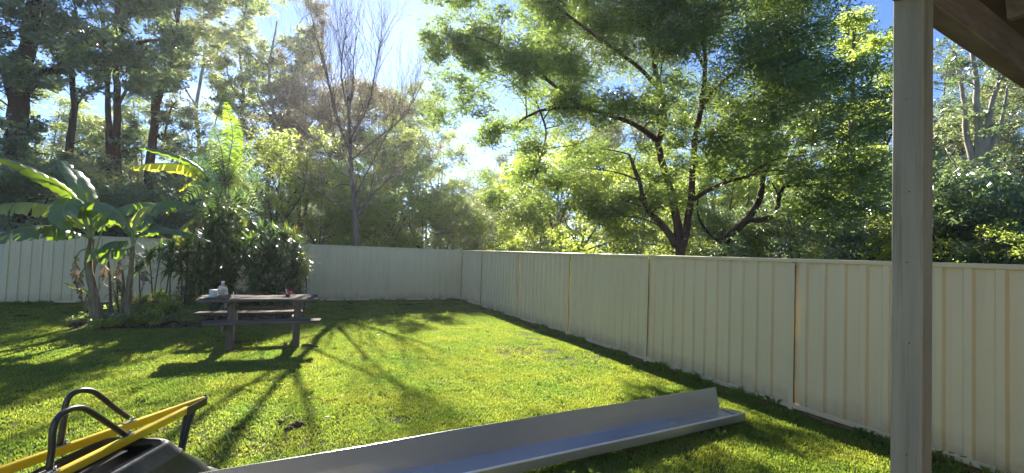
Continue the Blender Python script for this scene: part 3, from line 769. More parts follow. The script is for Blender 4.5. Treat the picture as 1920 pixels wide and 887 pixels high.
# ================================================================ PICNIC TABLE
def picnic():
    root = empty('picnic_table', (-.42, 8.5, 0)); tag(root, 'weathered grey timber picnic table with attached benches beside the garden bed', 'picnic table')
    rg = random.Random(3)
    def plank(nm, x0, x1, y, z, wd, th, par=root):
        mb = MB(); n = 10; vs = []; fs = []
        ph = rg.uniform(0, 6)
        for i in range(n + 1):
            x = x0 + (x1 - x0) * i / n; dz = .005 * math.sin(i * .8 + ph); dy = .004 * math.sin(i * 1.7 + ph)
            b = .006
            for (u, v) in ((-wd / 2, -th / 2 + b), (-wd / 2, th / 2 - b), (-wd / 2 + b, th / 2), (wd / 2 - b, th / 2), (wd / 2, th / 2 - b), (wd / 2, -th / 2 + b), (wd / 2 - b, -th / 2), (-wd / 2 + b, -th / 2)):
                vs.append((x + rg.uniform(-.004, .004) + (rg.uniform(-.01, .01) if i in (0, n) else 0), y + u + dy, z + v + dz + rg.uniform(-.0015, .0015)))
        for i in range(n):
            for j in range(8): fs.append((i * 8 + j, i * 8 + (j + 1) % 8, (i + 1) * 8 + (j + 1) % 8, (i + 1) * 8 + j))
        fs += [tuple(range(8)), tuple(n * 8 + j for j in range(7, -1, -1))]
        mb.add(vs, fs); return mb.build(nm, M_TABLE, par)
    for k in range(5):
        plank('table_plank', -1.27 + rg.uniform(-.03, .03), .36 + rg.uniform(-.05, .03), 8.21 + k * .147, .745 + rg.uniform(-.003, .003), .135, .042)
    for k in range(2):
        plank('bench_plank', -1.17 + .03 * k, .42 - .02 * k, 8.055 - .13 * k + .0, .440, .122, .042)
        plank('bench_plank', -1.42 + .03 * k, .18 - .02 * k, 9.06 + .13 * k, .440, .122, .042)
    for x in (-.90, .03):
        mb = MB(); mb.beam((x, 7.86, .368), (x, 9.26, .368), .05, .10, bev=.006); mb.build('bench_bearer', M_TLEG, root)
        mb = MB(); mb.beam((x, 8.12, .685), (x, 8.86, .685), .05, .075, bev=.006); mb.build('top_bearer', M_TLEG, root)
        mb = MB(); mb.beam((x + .052, 8.34, -.02), (x + .052, 8.40, .718), .105, .07, up=(0, 1, 0), bev=.007); mb.build('leg', M_TLEG, root)
        mb = MB(); mb.beam((x + .052, 8.86, -.02), (x + .052, 8.66, .718), .105, .07, up=(0, 1, 0), bev=.007); mb.build('leg', M_TLEG, root)
    mb = MB(); mb.beam((-.85, 8.52, .60), (.02, 8.52, .60), .07, .045, bev=.005); mb.build('stretcher', M_TLEG, root)
    return root
picnic()
zt = .768
def small_items():
    # white jar
    c = G(392, 553, zt); c = Vector((-1.10, 8.40, zt + .001))
    M_W = simple('dusty_white_plastic', (.62, .60, .54), (.5, .48, .42), .5, 20)
    r = empty('plastic_tub', c); tag(r, 'white plastic tub on the left end of the picnic table', 'tub')
    mb = MB(); mb.tube([c, c + Vector((0, 0, .01)), c + Vector((0, 0, .10)), c + Vector((0, 0, .105))], [.048, .052, .056, .050], 16); mb.build('body', M_W, r)
    mb = MB(); mb.tube([c + Vector((0, 0, .106)), c + Vector((0, 0, .118))], [.059, .057], 16); mb.build('lid', M_W, r)
    # glass jar
    c = Vector((-1.00, 8.56, zt + .001)); mg, n, p = newmat('clear_bottle_glass'); p.inputs['Base Color'].default_value = (.75, .78, .72, 1); p.inputs['Roughness'].default_value = .08; p.inputs['Transmission Weight'].default_value = .75
    r = empty('glass_flagon', c); tag(r, 'cloudy round glass flagon behind the white tub on the table', 'flagon')
    mb = MB(); mb.tube([c, c + Vector((0, 0, .02)), c + Vector((0, 0, .10)), c + Vector((0, 0, .15)), c + Vector((0, 0, .18)), c + Vector((0, 0, .21))], [.06, .075, .078, .055, .022, .020], 16); mb.build('body', mg, r)
    mb = MB(); mb.tube([c + Vector((0, 0, .211)), c + Vector((0, 0, .235))], .024, 12); mb.build('cap', M_W, r)
    # black tray
    c = Vector((-.94, 8.30, zt + .001)); r = empty('shallow_tray', c); tag(r, 'small black open tray in front of the glass flagon', 'tray')
    mb = MB()
    mb.box(c + Vector((0, 0, .004)), (.17, .12, .008), bev=.002)
    for sx in (-1, 1): mb.box(c + Vector((sx * .083, 0, .028)), (.006, .12, .038), bev=.001)
    for sy in (-1, 1): mb.box(c + Vector((0, sy * .058, .028)), (.158, .006, .038), bev=.001)
    mb.build('body', M_BLK, r)
    # rumpled cloth
    mb = MB(); vs = []; fs = []; rg = random.Random(8); nx, ny = 14, 8
    for j in range(ny):
        for i in range(nx):
            vs.append((-1.24 + i * .011 + rg.uniform(-.002, .002), 8.17 + j * .02, zt + .006 + .014 * abs(math.sin(i * 1.1 + j * .5)) + rg.uniform(0, .004)))
    for j in range(ny - 1):
        for i in range(nx - 1): fs.append((j * nx + i, j * nx + i + 1, (j + 1) * nx + i + 1, (j + 1) * nx + i))
    nb = len(vs); vs += [(x, y, z - .003) for x, y, z in vs]; fs += [tuple(q + nb for q in reversed(f)) for f in fs]
    mb.add(vs, fs, True); o = mb.build('rag', simple('grey_rag_cloth', (.36, .36, .38), (.25, .25, .27), .9, 20)); tag(o, 'crumpled pale grey rag at the left corner of the table top', 'rag')
    mb = MB(); vs = [(-.84 + i * .013, 8.19 + j * .022, zt + .004 + .012 * abs(math.sin(i * .9 + j)) ) for j in range(5) for i in range(10)]
    fs = [(j * 10 + i, j * 10 + i + 1, (j + 1) * 10 + i + 1, (j + 1) * 10 + i) for j in range(4) for i in range(9)]
    nb = len(vs); vs += [(x, y, z - .003) for x, y, z in vs]; fs += [tuple(q + nb for q in reversed(f)) for f in fs]
    mb.add(vs, fs, True); o = mb.build('rag', simple('dusty_dark_cloth', (.17, .16, .17), (.1, .1, .1), .9, 20)); tag(o, 'flattened darker cloth right of the small black tray', 'rag')
    # dried plant pot at right
    c = Vector((-.07, 8.5, zt + .001)); r = empty('dried_plant', c); tag(r, 'small dried dark red plant with a white tip on the right of the table', 'dried plant')
    mb = MB(); mb.tube([c, c + Vector((0, 0, .035))], [.03, .04], 10); mb.build('root_ball', M_BARK_D, r)
    n = 60; nr = np.random.default_rng(4); D = unit(nr.normal(size=(n, 3)) + np.array([0, 0, .6])); C = np.array(c) + np.array([0, 0, .04]) + D * nr.uniform(.02, .07, (n, 1)) * np.array([1.3, 1, .7])
    link('foliage', leafmesh('foliage', C, D, .05, .014, nr.uniform(0, .6, n), rng=nr), leafmat('dark_red_dry_leaves', (.05, .015, .02), (.16, .04, .05), (.3, .05, .06), .3, .1), r)
    mb = MB(); mb.tube([c + Vector((-.01, 0, .03)), c + Vector((-.035, 0, .12))], [.006, .012], 6); mb.build('white_tip', M_W, r)
    # stick on the lawn right of the table
    a_, b_ = G(566, 648, .02), G(590, 651, .02)
    mb = MB(); mb.tube(spline([a_, a_.lerp(b_, .5) + Vector((0, .03, .012)), b_ + Vector((.05, .02, 0))], 4), [.022, .024, .026, .022, .024, .022, .02, .016, .012], 7); o = mb.build('branch_offcut', M_BARK_G); tag(o, 'short thick stick lying on the grass right of the picnic table', 'stick')
    # clod in the worn patch
    rg = random.Random(5)
    for i, (px, py, s_, lb) in enumerate(((557, 797, .05, 'largest dark clod of dug soil in the worn patch of lawn'), (541, 803, .03, 'small clod of soil just left of the largest clod'), (527, 790, .026, 'small clod of soil at the back of the worn lawn patch'))):
        c = G(px, py, .01); mb = MB(); nseg, nring = 9, 5; vs = []; fs = []
        for a in range(nring + 1):
            th = math.pi * a / nring
            for b in range(nseg):
                ph = 6.283 * b / nseg; q = s_ * rg.uniform(.75, 1.2); vs.append(c + Vector((q * math.sin(th) * math.cos(ph) * 1.3, q * math.sin(th) * math.sin(ph), q * math.cos(th) * .55)))
        for a in range(nring):
            for b in range(nseg): fs.append((a * nseg + b, a * nseg + (b + 1) % nseg, (a + 1) * nseg + (b + 1) % nseg, (a + 1) * nseg + b))
        mb.add(vs, fs); o = mb.build('soil_clod', simple('dark_clod', (.10, .06, .04), (.05, .03, .02), .95, 30, bump=.8)); tag(o, lb, 'soil clod')
small_items()

# ================================================================ BANANA PLANTS AND THE GARDEN BED
def banana_leaf(root, pts, width, mat, tears=.5, seed=1, fold=.25, stalk=.18, hang=.0):
    """pts: world points from the stem to the tip; the blade is cut into lobes by tears"""
    rg = random.Random(seed); P = spline(pts, 10); n = len(P)
    # midrib
    mb = MB(); rad = [.017 - .014 * i / (n - 1) for i in range(n)]
    mb.tube(P, rad, 6)
    leaf = None
    i0 = int(n * stalk)
    vs = []; fs = []; tn = []
    up = Vector((0, 0, 1))
    for side in (-1, 1):
        i = i0
        while i < n - 1:
            ln = rg.randint(2, 5) if rg.random() < tears else rg.randint(6, 12)
            j = min(n - 1, i + ln)
            gap = rg.uniform(.2, 1.5) if rg.random() < tears else 0
            tl = rg.uniform(-.1, .1); dr = rg.uniform(0, .35) * tears + hang
            tone = rg.uniform(.2, .9)
            rows = []
            for k in range(i, j + 1):
                t = (k - i0) / (n - 1 - i0); wd = width * .5 * (math.sin(math.pi * min(1, .10 + .86 * t ** .8)) ** .55) * (1 if k < n - 1 else .08)
                T = (P[min(k + 1, n - 1)] - P[max(k - 1, 0)]).normalized()
                S_ = T.cross(up); S_ = S_.normalized() if S_.length > .05 else Vector((1, 0, 0)); N_ = S_.cross(T)
                f = (k - i) / max(1, j - i)
                narrow = 1 - gap * (abs(f - .5) * 2) ** 3 * .25
                row = []
                for q in range(4):
                    r_ = q / 3
                    out = S_ * side * wd * r_ * narrow * (1 - .25 * dr)
                    sl = T * (wd * .35 * r_ + (f - .5) * -gap * .06 * r_)
                    dn = N_ * (fold * wd * r_ * (1 - r_ * 1.2)) - up * (dr * wd * r_ * r_ * 1.4)
                    row.append(P[k] + out + sl + dn + N_ * .004 + N_ * (.012 * math.sin(k * 1.9 + side) * r_))
                rows.append(row)
            o = len(vs)
            for row in rows: vs += row; tn += [tone + tl] * 4
            for k in range(len(rows) - 1):
                for q in range(3): fs.append((o + k * 4 + q, o + k * 4 + q + 1, o + (k + 1) * 4 + q + 1, o + (k + 1) * 4 + q))
            i = j
    me = bpy.data.meshes.new('leaf'); me.from_pydata([tuple(v) for v in vs], [], fs); me.polygons.foreach_set('use_smooth', [True] * len(fs)); me.update()
    at = me.attributes.new('rnd', 'FLOAT', 'POINT'); at.data.foreach_set('value', [min(1, max(0, t)) for t in tn])
    leaf = link('leaf', me, mat, root)
    mr = mb.build('midrib', simple('pale_green_midrib', (.30, .36, .14), (.24, .30, .10), .5, 8), leaf)
    return leaf
def banana(base, label, stem, leaves, r0=.085, r1=.045):
    root = empty('banana_plant', base); tag(root, label, 'banana plant')
    P = spline([Vector(p) for p in stem], 6); n = len(P); mb = MB()
    mb.tube(P, [r0 + (r1 - r0) * (i / (n - 1)) ** .7 + .004 * math.sin(i * 2.1) for i in range(n)], 12); mb.build('stem', M_BANSTEM, root)
    for k in range(4):      # dry sheath flaps peeling from the stem
        i = 2 + k * 2; c = P[min(i, n - 1)]; an = k * 1.9
        mb = MB(); o = Vector((math.cos(an), math.sin(an), 0)) * r0
        a_ = c + o * .9; vs = [a_ + Vector((-.02, 0, .0)), a_ + Vector((.02, 0, 0)), a_ + o * .5 + Vector((.014, 0, -.16)), a_ + o * .5 + Vector((-.014, 0, -.16)), a_ + o * .9 + Vector((0, 0, -.28))]
        mb.add(vs, [(0, 1, 2, 3), (3, 2, 4)]); mb.build('dry_sheath', simple('dry_sheath_brown', (.30, .21, .12), (.16, .10, .06), .9, 20), root)
    top = P[-1]
    for k, an in enumerate((2.6, .6, 4.4)[:2 if r0 > .06 else 1]):
        o_ = Vector((math.cos(an), math.sin(an) * .5, 0)); q0 = P[-3] + o_ * .04
        lf = banana_leaf(root, [q0, q0 + o_ * .16 + Vector((0, 0, -.10)), q0 + o_ * .20 + Vector((0, 0, -.42)), q0 + o_ * .15 + Vector((0, 0, -.72))], .16, L_LITTER, .9, 50 + k, .1, .3, .2); lf['label'] = 'dead brown leaf hanging down the stem'
    for i, (pp, wd, mt, tr, hg) in enumerate(leaves): banana_leaf(root, pp, wd, mt, tr, seed=i * 7 + 3, hang=hg)
    return root
def Q(px, py, d): return AT(px, py, d)
bA = G(186, 616); dA = math.hypot(bA.x, bA.y)
cA = Q(172, 448, dA)
banana((bA.x, bA.y, 0), 'large banana plant at the left end of the bed, long leaves arching over the fence',
       [(bA.x, bA.y, -.05), Q(178, 560, dA), Q(166, 500, dA), cA], [
    ([cA, Q(150, 385, dA), Q(118, 352, dA - .1), Q(60, 318, dA - .35), Q(-10, 292, dA - .6)], .46, L_BAN, .35, .15),
    ([cA, Q(170, 400, dA + .1), Q(148, 340, dA + .3), Q(112, 298, dA + .6)], .50, L_BAN, .15, .0),
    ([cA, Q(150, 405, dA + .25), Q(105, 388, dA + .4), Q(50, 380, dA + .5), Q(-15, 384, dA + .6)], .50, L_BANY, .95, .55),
    ([cA, Q(160, 395, dA - .2), Q(185, 380, dA - .5), Q(222, 398, dA - .7), Q(248, 436, dA - .8)], .48, L_BAN, .4, .25),
    ([cA, Q(140, 436, dA - .1), Q(90, 424, dA - .3), Q(30, 430, dA - .5), Q(-40, 455, dA - .6)], .46, L_BAN, .7, .45),
    ([cA, Q(150, 400, dA - .1), Q(132, 372, dA - .3), Q(118, 398, dA - .5), Q(128, 432, dA - .6)], .44, L_BAN, .3, .2),
    ([cA, Q(182, 420, dA), Q(202, 396, dA + .1), Q(214, 420, dA + .2)], .36, L_BAN, .3, .2),
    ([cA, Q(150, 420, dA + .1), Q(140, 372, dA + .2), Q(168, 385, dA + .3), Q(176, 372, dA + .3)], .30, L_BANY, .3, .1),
    ([cA, Q(176, 476, dA - .1), Q(205, 455, dA - .25), Q(240, 452, dA - .4)], .30, L_BAN, .8, .5),
])
b2 = G(176, 606); d2 = math.hypot(b2.x, b2.y); c2 = Q(180, 470, d2 + .1)
banana((b2.x, b2.y, 0), 'slender banana stem leaning just behind the large plant, one short leaf low on the left', [(b2.x, b2.y, -.05), Q(170, 550, d2), c2], [
    ([Q(172, 560, d2), Q(160, 545, d2 - .1), Q(140, 540, d2 - .2), Q(121, 530, d2 - .3)], .13, L_BANY, .1, .1),
    ([c2, Q(196, 420, d2 + .2), Q(222, 392, d2 + .4), Q(275, 380, d2 + .6), Q(335, 392, d2 + .7)], .38, L_BAN, .8, .4),
], .05, .03)
bB = G(243, 612); dB = math.hypot(bB.x, bB.y); cB = Q(249, 462, dB)
banana((bB.x, bB.y, 0), 'medium banana plant in the middle of the bed right of the large one',
       [(bB.x, bB.y, -.05), Q(240, 560, dB), Q(246, 505, dB), cB], [
    ([cB, Q(262, 440, dB), Q(296, 428, dB - .2), Q(350, 436, dB - .3), Q(400, 456, dB - .4)], .34, L_BAN, .6, .3),
    ([cB, Q(256, 430, dB + .2), Q(290, 385, dB + .5), Q(330, 378, dB + .7), Q(372, 388, dB + .8)], .38, L_BAN, .8, .45),
    ([cB, Q(250, 425, dB + .2), Q(262, 395, dB + .4), Q(290, 388, dB + .6), Q(318, 396, dB + .7)], .30, L_BANY, .9, .5),
    ([cB, Q(240, 430, dB), Q(222, 405, dB - .1), Q(200, 410, dB - .2)], .26, L_BAN, .5, .3),
    ([cB, Q(236, 468, dB - .1), Q(208, 470, dB - .2), Q(182, 492, dB - .3)], .28, L_BAN, .8, .6),
], .07, .035)
bC = G(352, 585); dC = math.hypot(bC.x, bC.y); cC = Q(380, 400, dC)
banana((bC.x, bC.y, 0), 'tallest banana plant hidden among the canes with one leaf arching high to the left',
       [(bC.x, bC.y, -.05), Q(358, 500, dC), Q(372, 440, dC), cC], [
    ([cC, Q(392, 350, dC), Q(374, 315, dC - .1), Q(325, 288, dC - .2), Q(258, 274, dC - .3)], .34, L_BAN, .5, .3),
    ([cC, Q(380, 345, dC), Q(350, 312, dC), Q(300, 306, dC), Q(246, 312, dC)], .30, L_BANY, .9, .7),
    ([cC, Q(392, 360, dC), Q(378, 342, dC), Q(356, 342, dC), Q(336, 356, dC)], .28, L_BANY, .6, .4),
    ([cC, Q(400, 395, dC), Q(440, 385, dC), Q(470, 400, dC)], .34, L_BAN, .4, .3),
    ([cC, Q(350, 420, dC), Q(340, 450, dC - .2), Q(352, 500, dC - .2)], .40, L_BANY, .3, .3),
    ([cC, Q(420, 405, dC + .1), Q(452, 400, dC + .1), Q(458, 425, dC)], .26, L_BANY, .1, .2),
], .08, .04)
# dead dry stems standing in the bed
for px, pt, py, lb in ((232, 505, 612, 'short broken dead stem standing left of the medium banana plant'), (205, 480, 610, 'thin dead cane between the two front banana plants')):
    b = G(px, py); d = math.hypot(b.x, b.y); mb = MB(); mb.tube(spline([b - Vector((0, 0, .05)), Q(px + 2, (py + pt) / 2, d), Q(px - 3, pt, d)], 5), .018, 7); o = mb.build('dead_stem', M_BARK_G); tag(o, lb, 'dead stem')

def strapfoliage(heads, n, L, wd, rng, droop=.9, mat=None, up=.35):
    """strap leaves radiating from heads: 4-segment drooping blades"""
    V = []; Fc = []; T = []
    k = 0
    for h, s_ in heads:
        h = np.array(h)
        for i in range(n):
            an = rng.uniform(0, 6.283); el = rng.uniform(-.5, 1.2) + up * .3
            d = np.array([math.cos(an) * math.cos(el), math.sin(an) * math.cos(el), math.sin(el)]); side = np.array([-math.sin(an), math.cos(an), 0])
            l = L * s_ * rng.uniform(.65, 1.25); w_ = wd * rng.uniform(.7, 1.2); p = h + np.array([0, 0, rng.uniform(-.12, .06)]) * s_
            tone = rng.uniform(0, 1)
            rows = []
            for q in range(5):
                t = q / 4; ww = w_ * (.5, 1, .95, .6, .05)[q]
                rows.append((p + side * ww / 2, p - side * ww / 2))
                d = d + np.array([0, 0, -droop * (.12 + .25 * t)]); d /= np.linalg.norm(d); p = p + d * l / 4
            for a_, b_ in rows: V += [a_, b_]; T += [tone, tone]
            for q in range(4): Fc.append((k + q * 2, k + q * 2 + 1, k + q * 2 + 3, k + q * 2 + 2))
            k += 10
    me = bpy.data.meshes.new('foliage'); me.from_pydata([tuple(v) for v in V], [], Fc); me.update()
    at = me.attributes.new('rnd', 'FLOAT', 'POINT'); at.data.foreach_set('value', T); me.materials.append(mat or L_STRAP); return me
def cane_palm(px, py, label, stems, n, L, wd, seed, mat=None, cat='cane palm', name='cane_palm', heads_per=3, droop=.9):
    """stems: (px top, py top, lateral) ; leafy heads spaced down each cane"""
    rng = np.random.default_rng(seed); b = G(px, py); d = math.hypot(b.x, b.y); root = empty(name, b); tag(root, label, cat)
    for tx, ty, dd in stems:
        top = Q(tx, ty, d + dd); bb = Vector((b.x + (top.x - b.x) * .45 + rng.uniform(-.08, .08), b.y + (top.y - b.y) * .5, -.05))
        mb = MB(); mb.tube(spline([bb, bb.lerp(top, .5) + Vector((rng.uniform(-.04, .04), 0, 0)), top], 5), .014, 6); mb.build('stem', M_BARK_G, root)
        heads = []
        for k in range(heads_per): heads.append((bb.lerp(top, 1 - k * .24 * rng.uniform(.8, 1.1)), 1 - .08 * k))
        link('leaf_crown', strapfoliage(heads, n, L, wd, rng, droop, mat), None, root)
    return root
cane_palm(292, 592, 'slim cane palm with dark fan leaves standing before the fence left of the tall cluster', [(280, 478, 0), (302, 470, .1), (262, 500, .1), (318, 500, .2)], 44, .40, .045, 21, heads_per=1)
cane_palm(330, 590, 'second slim cane palm with finger leaves, darker and close left of the hidden banana', [(322, 468, 0), (340, 480, .1), (352, 462, .2)], 44, .40, .045, 22, heads_per=2)
cane_palm(405, 590, 'tall dense cane palm behind the left end of the picnic table', [(385, 440, 0), (405, 420, .1), (425, 450, -.1), (372, 475, 0), (398, 480, -.2), (430, 500, -.1), (415, 530, -.2), (380, 520, -.2), (395, 400, .3), (440, 470, .1), (410, 380, .2), (445, 430, .2), (455, 450, .1), (365, 500, 0), (430, 400, .3)], 44, .42, .050, 23, heads_per=4)
cane_palm(505, 590, 'broad rounded dark clump of cane palm behind the right half of the picnic table', [(470, 455, .1), (490, 440, 0), (512, 436, .1), (535, 445, 0), (555, 462, .1), (566, 490, 0), (460, 480, -.1), (500, 470, -.3), (530, 480, -.3), (480, 500, -.3), (550, 505, -.2), (515, 450, .3)], 48, .42, .050, 24, heads_per=4)
cane_palm(572, 592, 'yellow tipped drooping strap plant at the right edge of the dark clump', [(568, 478, 0), (574, 500, -.1), (562, 520, 0)], 26, .34, .026, 25, mat=L_STRAPY, heads_per=2, droop=1.5, name='strap_plant', cat='plant')
cane_palm(545, 590, 'spiky bright green plant poking out above the rounded dark clump', [(540, 432, .3), (552, 440, .35)], 26, .32, .022, 26, mat=L_STRAPY, heads_per=1, droop=.3, name='spiky_plant', cat='plant')
cane_palm(222, 606, 'yellow green young palm between the two front banana stems', [(206, 520, 0), (220, 512, .1), (230, 535, 0), (214, 545, -.1)], 16, .26, .018, 27, mat=L_STRAPY, heads_per=2, droop=1.1, name='young_palm', cat='palm')
cane_palm(440, 600, 'low spiky yellow green plant at the left end of the table', [(368, 555, .2), (372, 565, .1)], 20, .2, .02, 28, mat=L_STRAPY, heads_per=1, droop=.8, name='low_strap_plant', cat='plant')

def frond(root, pts, L, nl, seed, mat, wd=.03, droop=.5):
    rng = np.random.default_rng(seed); P = spline(pts, 12); n = len(P); V = []; Fc = []; T = []; k = 0
    for i in range(int(n * .08), n):
        t = i / (n - 1); Tn = (P[min(i + 1, n - 1)] - P[max(i - 1, 0)]).normalized(); S_ = Tn.cross(Vector((.1, -1, .15))); S_.normalize()
        l = L * (math.sin(math.pi * min(1, .15 + .82 * t)) ** .7)
        for side in (-1, 1):
            for q in range(nl):
                d = (S_ * side + Tn * rng.uniform(.25, .6) + Vector((rng.uniform(-.1, .1), rng.uniform(-.1, .1), rng.uniform(-.1, .1)))).normalized()
                a_ = P[i] + Tn * rng.uniform(-.02, .02); b_ = a_ + d * l * .5; c_ = b_ + (d + Vector((0, 0, -droop))).normalized() * l * .5
                w_ = Tn * wd * .5; V += [a_ - w_ * .6, a_ + w_ * .6, b_ + w_, b_ - w_, c_]; T += [rng.uniform(.2, 1)] * 5
                Fc += [(k, k + 1, k + 2, k + 3), (k + 3, k + 2, k + 4)]; k += 5
    me = bpy.data.meshes.new('frond'); me.from_pydata([tuple(v) for v in V], [], Fc); me.update(); at = me.attributes.new('rnd', 'FLOAT', 'POINT'); at.data.foreach_set('value', T)
    fr = link('frond', me, mat, root)
    mb = MB(); mb.tube(P, [.014 - .011 * i / (n - 1) for i in range(n)], 5); mb.build('midrib', M_BARK_G, fr)
def palm():
    b = G(415, 582); d = math.hypot(b.x, b.y); root = empty('feather_palm', b); tag(root, 'tallest palm of the bed with one bright backlit frond standing upright', 'palm')
    mb = MB(); c = Q(424, 345, d); mb.tube(spline([b - Vector((0, 0, .05)), Q(410, 480, d), c], 6), [.05, .047, .044, .042, .04, .038, .036, .034, .032, .03, .03, .028, .026], 9); mb.build('stem', M_BARK_G, root)
    frond(root, [c, Q(430, 300, d), Q(436, 250, d), Q(424, 194, d)], .30, 3, 1, L_PALM, .024, .8)
    ends = [(395, 262, .3), (362, 300, .5), (470, 280, .2), (492, 330, .1), (352, 350, -.3), (480, 380, -.4), (372, 390, -.4), (440, 300, .6), (452, 250, .7), (405, 300, -.5), (462, 345, -.6), (385, 330, .6), (415, 255, .8), (500, 360, .5), (360, 325, 0), (475, 305, -.2), (345, 375, .4), (490, 395, 0), (400, 240, 0), (450, 230, .3), (430, 400, -.6), (395, 410, -.3), (465, 420, .2), (378, 290, -.2)]
    for i, (x, y, dd) in enumerate(ends):
        e_ = Q(x, y, d + dd); m1 = c.lerp(e_, .5) + Vector((0, 0, .25)); frond(root, [c, m1, e_], .30, 1, 10 + i, L_STRAP if i % 5 else L_MID, .022, 1.1)
palm()

def bush(name, label, cat, c, r, leaf, n, size, seed, aspect=.45, density=1.0, group=None, stems=5, tone=.5):
    rng = random.Random(seed); nr = np.random.default_rng(seed); root = empty(name, (c[0], c[1], 0)); tag(root, label, cat, group)
    cl = []
    for i in range(n):
        v = Vector((rng.gauss(0, 1), rng.gauss(0, 1), rng.gauss(0, 1))).normalized() * rng.uniform(.5, .95)
        p = Vector(c) + Vector((v.x * r[0], v.y * r[1], v.z * r[2])); q = rng.uniform(.28, .42)
        cl.append((p, (r[0] * q, r[1] * q, r[2] * q), tone + rng.uniform(-.2, .25)))
    mb = MB()
    for k in range(stems):
        t = Vector(c) + Vector((rng.uniform(-.5, .5) * r[0], rng.uniform(-.5, .5) * r[1], rng.uniform(.1, .7) * r[2])); b = Vector((c[0] + rng.uniform(-.15, .15) * r[0], c[1] + rng.uniform(-.15, .15) * r[1], -.05))
        mb.tube(spline([b, b.lerp(t, .5) + Vector((rng.uniform(-.1, .1) * r[0], 0, 0)), t], 4), [max(.006, r[2] * (.018 - .0015 * j)) for j in range(9)], 5)
    mb.build('stem', M_BARK_G, root)
    link('foliage', crown_mesh('foliage', cl, nr, size, density, .15, aspect, False, 1, 7, .5, .24), leaf, root)
    return root
for i, (px, py, rx, rz, lf, lb) in enumerate(((312, 606, .48, .26, L_LIME, 'low bushy bright green groundcover at the front of the bed left of the table'), (268, 610, .34, .20, L_MID, 'low leafy plant at the foot of the medium banana stem'),
        (350, 604, .34, .24, L_MID, 'low green bush between the groundcover and the picnic table'), (390, 600, .35, .2, L_DARK, 'dark low foliage under the left end of the picnic table'), (210, 612, .26, .16, L_DARK, 'dark low weeds at the foot of the large banana stem'),
        (470, 588, .5, .4, L_DARK, 'dark undergrowth behind the middle of the picnic table'), (545, 588, .4, .3, L_DARK, 'dark undergrowth at the right foot of the rounded clump'), (380, 585, .4, .6, L_DARK, 'dense dark shrub filling in behind the left end of the table'))):
    b = G(px, py); bush('garden_shrub', lb, 'shrub', (b.x, b.y, rz * .75), (rx, rx * .7, rz), lf, 14, .07, 40 + i, .4, 1.3)
for i, (px, py, rx, rz, lf, lb) in enumerate(((200, 620, .30, .12, L_LIME, 'tiny bright green weed patch at the front foot of the large banana'), (225, 616, .26, .15, L_MID, 'leafy green weeds between the two front banana stems'), (285, 612, .34, .2, L_LIME, 'yellow green low foliage right of the medium banana stem'),
        (335, 612, .36, .18, L_MID, 'low green foliage spilling onto the lawn left of the table'), (160, 606, .30, .12, L_MID, 'low weeds left of the large banana stem'), (250, 598, .4, .3, L_MID, 'knee high green foliage behind the medium banana stem'), (305, 592, .5, .32, L_LIME, 'knee high bright foliage under the slim cane palms'))):
    b = G(px, py); bush('low_plant', lb, 'plant', (b.x, b.y, rz * .7), (rx, rx * .7, rz), lf, 12, .075, 80 + i, .4, 1.0, stems=3)
b = G(270, 596); bush('red_groundcover', 'small red leaved plant in the bed behind the banana stems', 'plant', (b.x, b.y, .34), (.36, .2, .09), L_RED, 12, .06, 61, .4, 1.2)

# ================================================================ TREES BEYOND THE FENCES
def scl(px, py, d):          # metres per photo pixel there
    r = ray(px, py); fw = r @ RM.T[2] if False else (np.array([px - PX, py - PY, F]) / np.linalg.norm([px - PX, py - PY, F]))[2]
    return d / math.hypot(r[0], r[1]) * fw / F
def CL(px, py, d, rp, tone=.4, flat=.7):
    s_ = scl(px, py, d); q = rp * s_; return (AT(px, py, d), (q, q, q * flat), tone)
def LP(pts, d):
    """limb through photo points; each (px, py, extra distance)"""
    return [AT(p[0], p[1], d + (p[2] if len(p) > 2 else 0)) for p in pts]

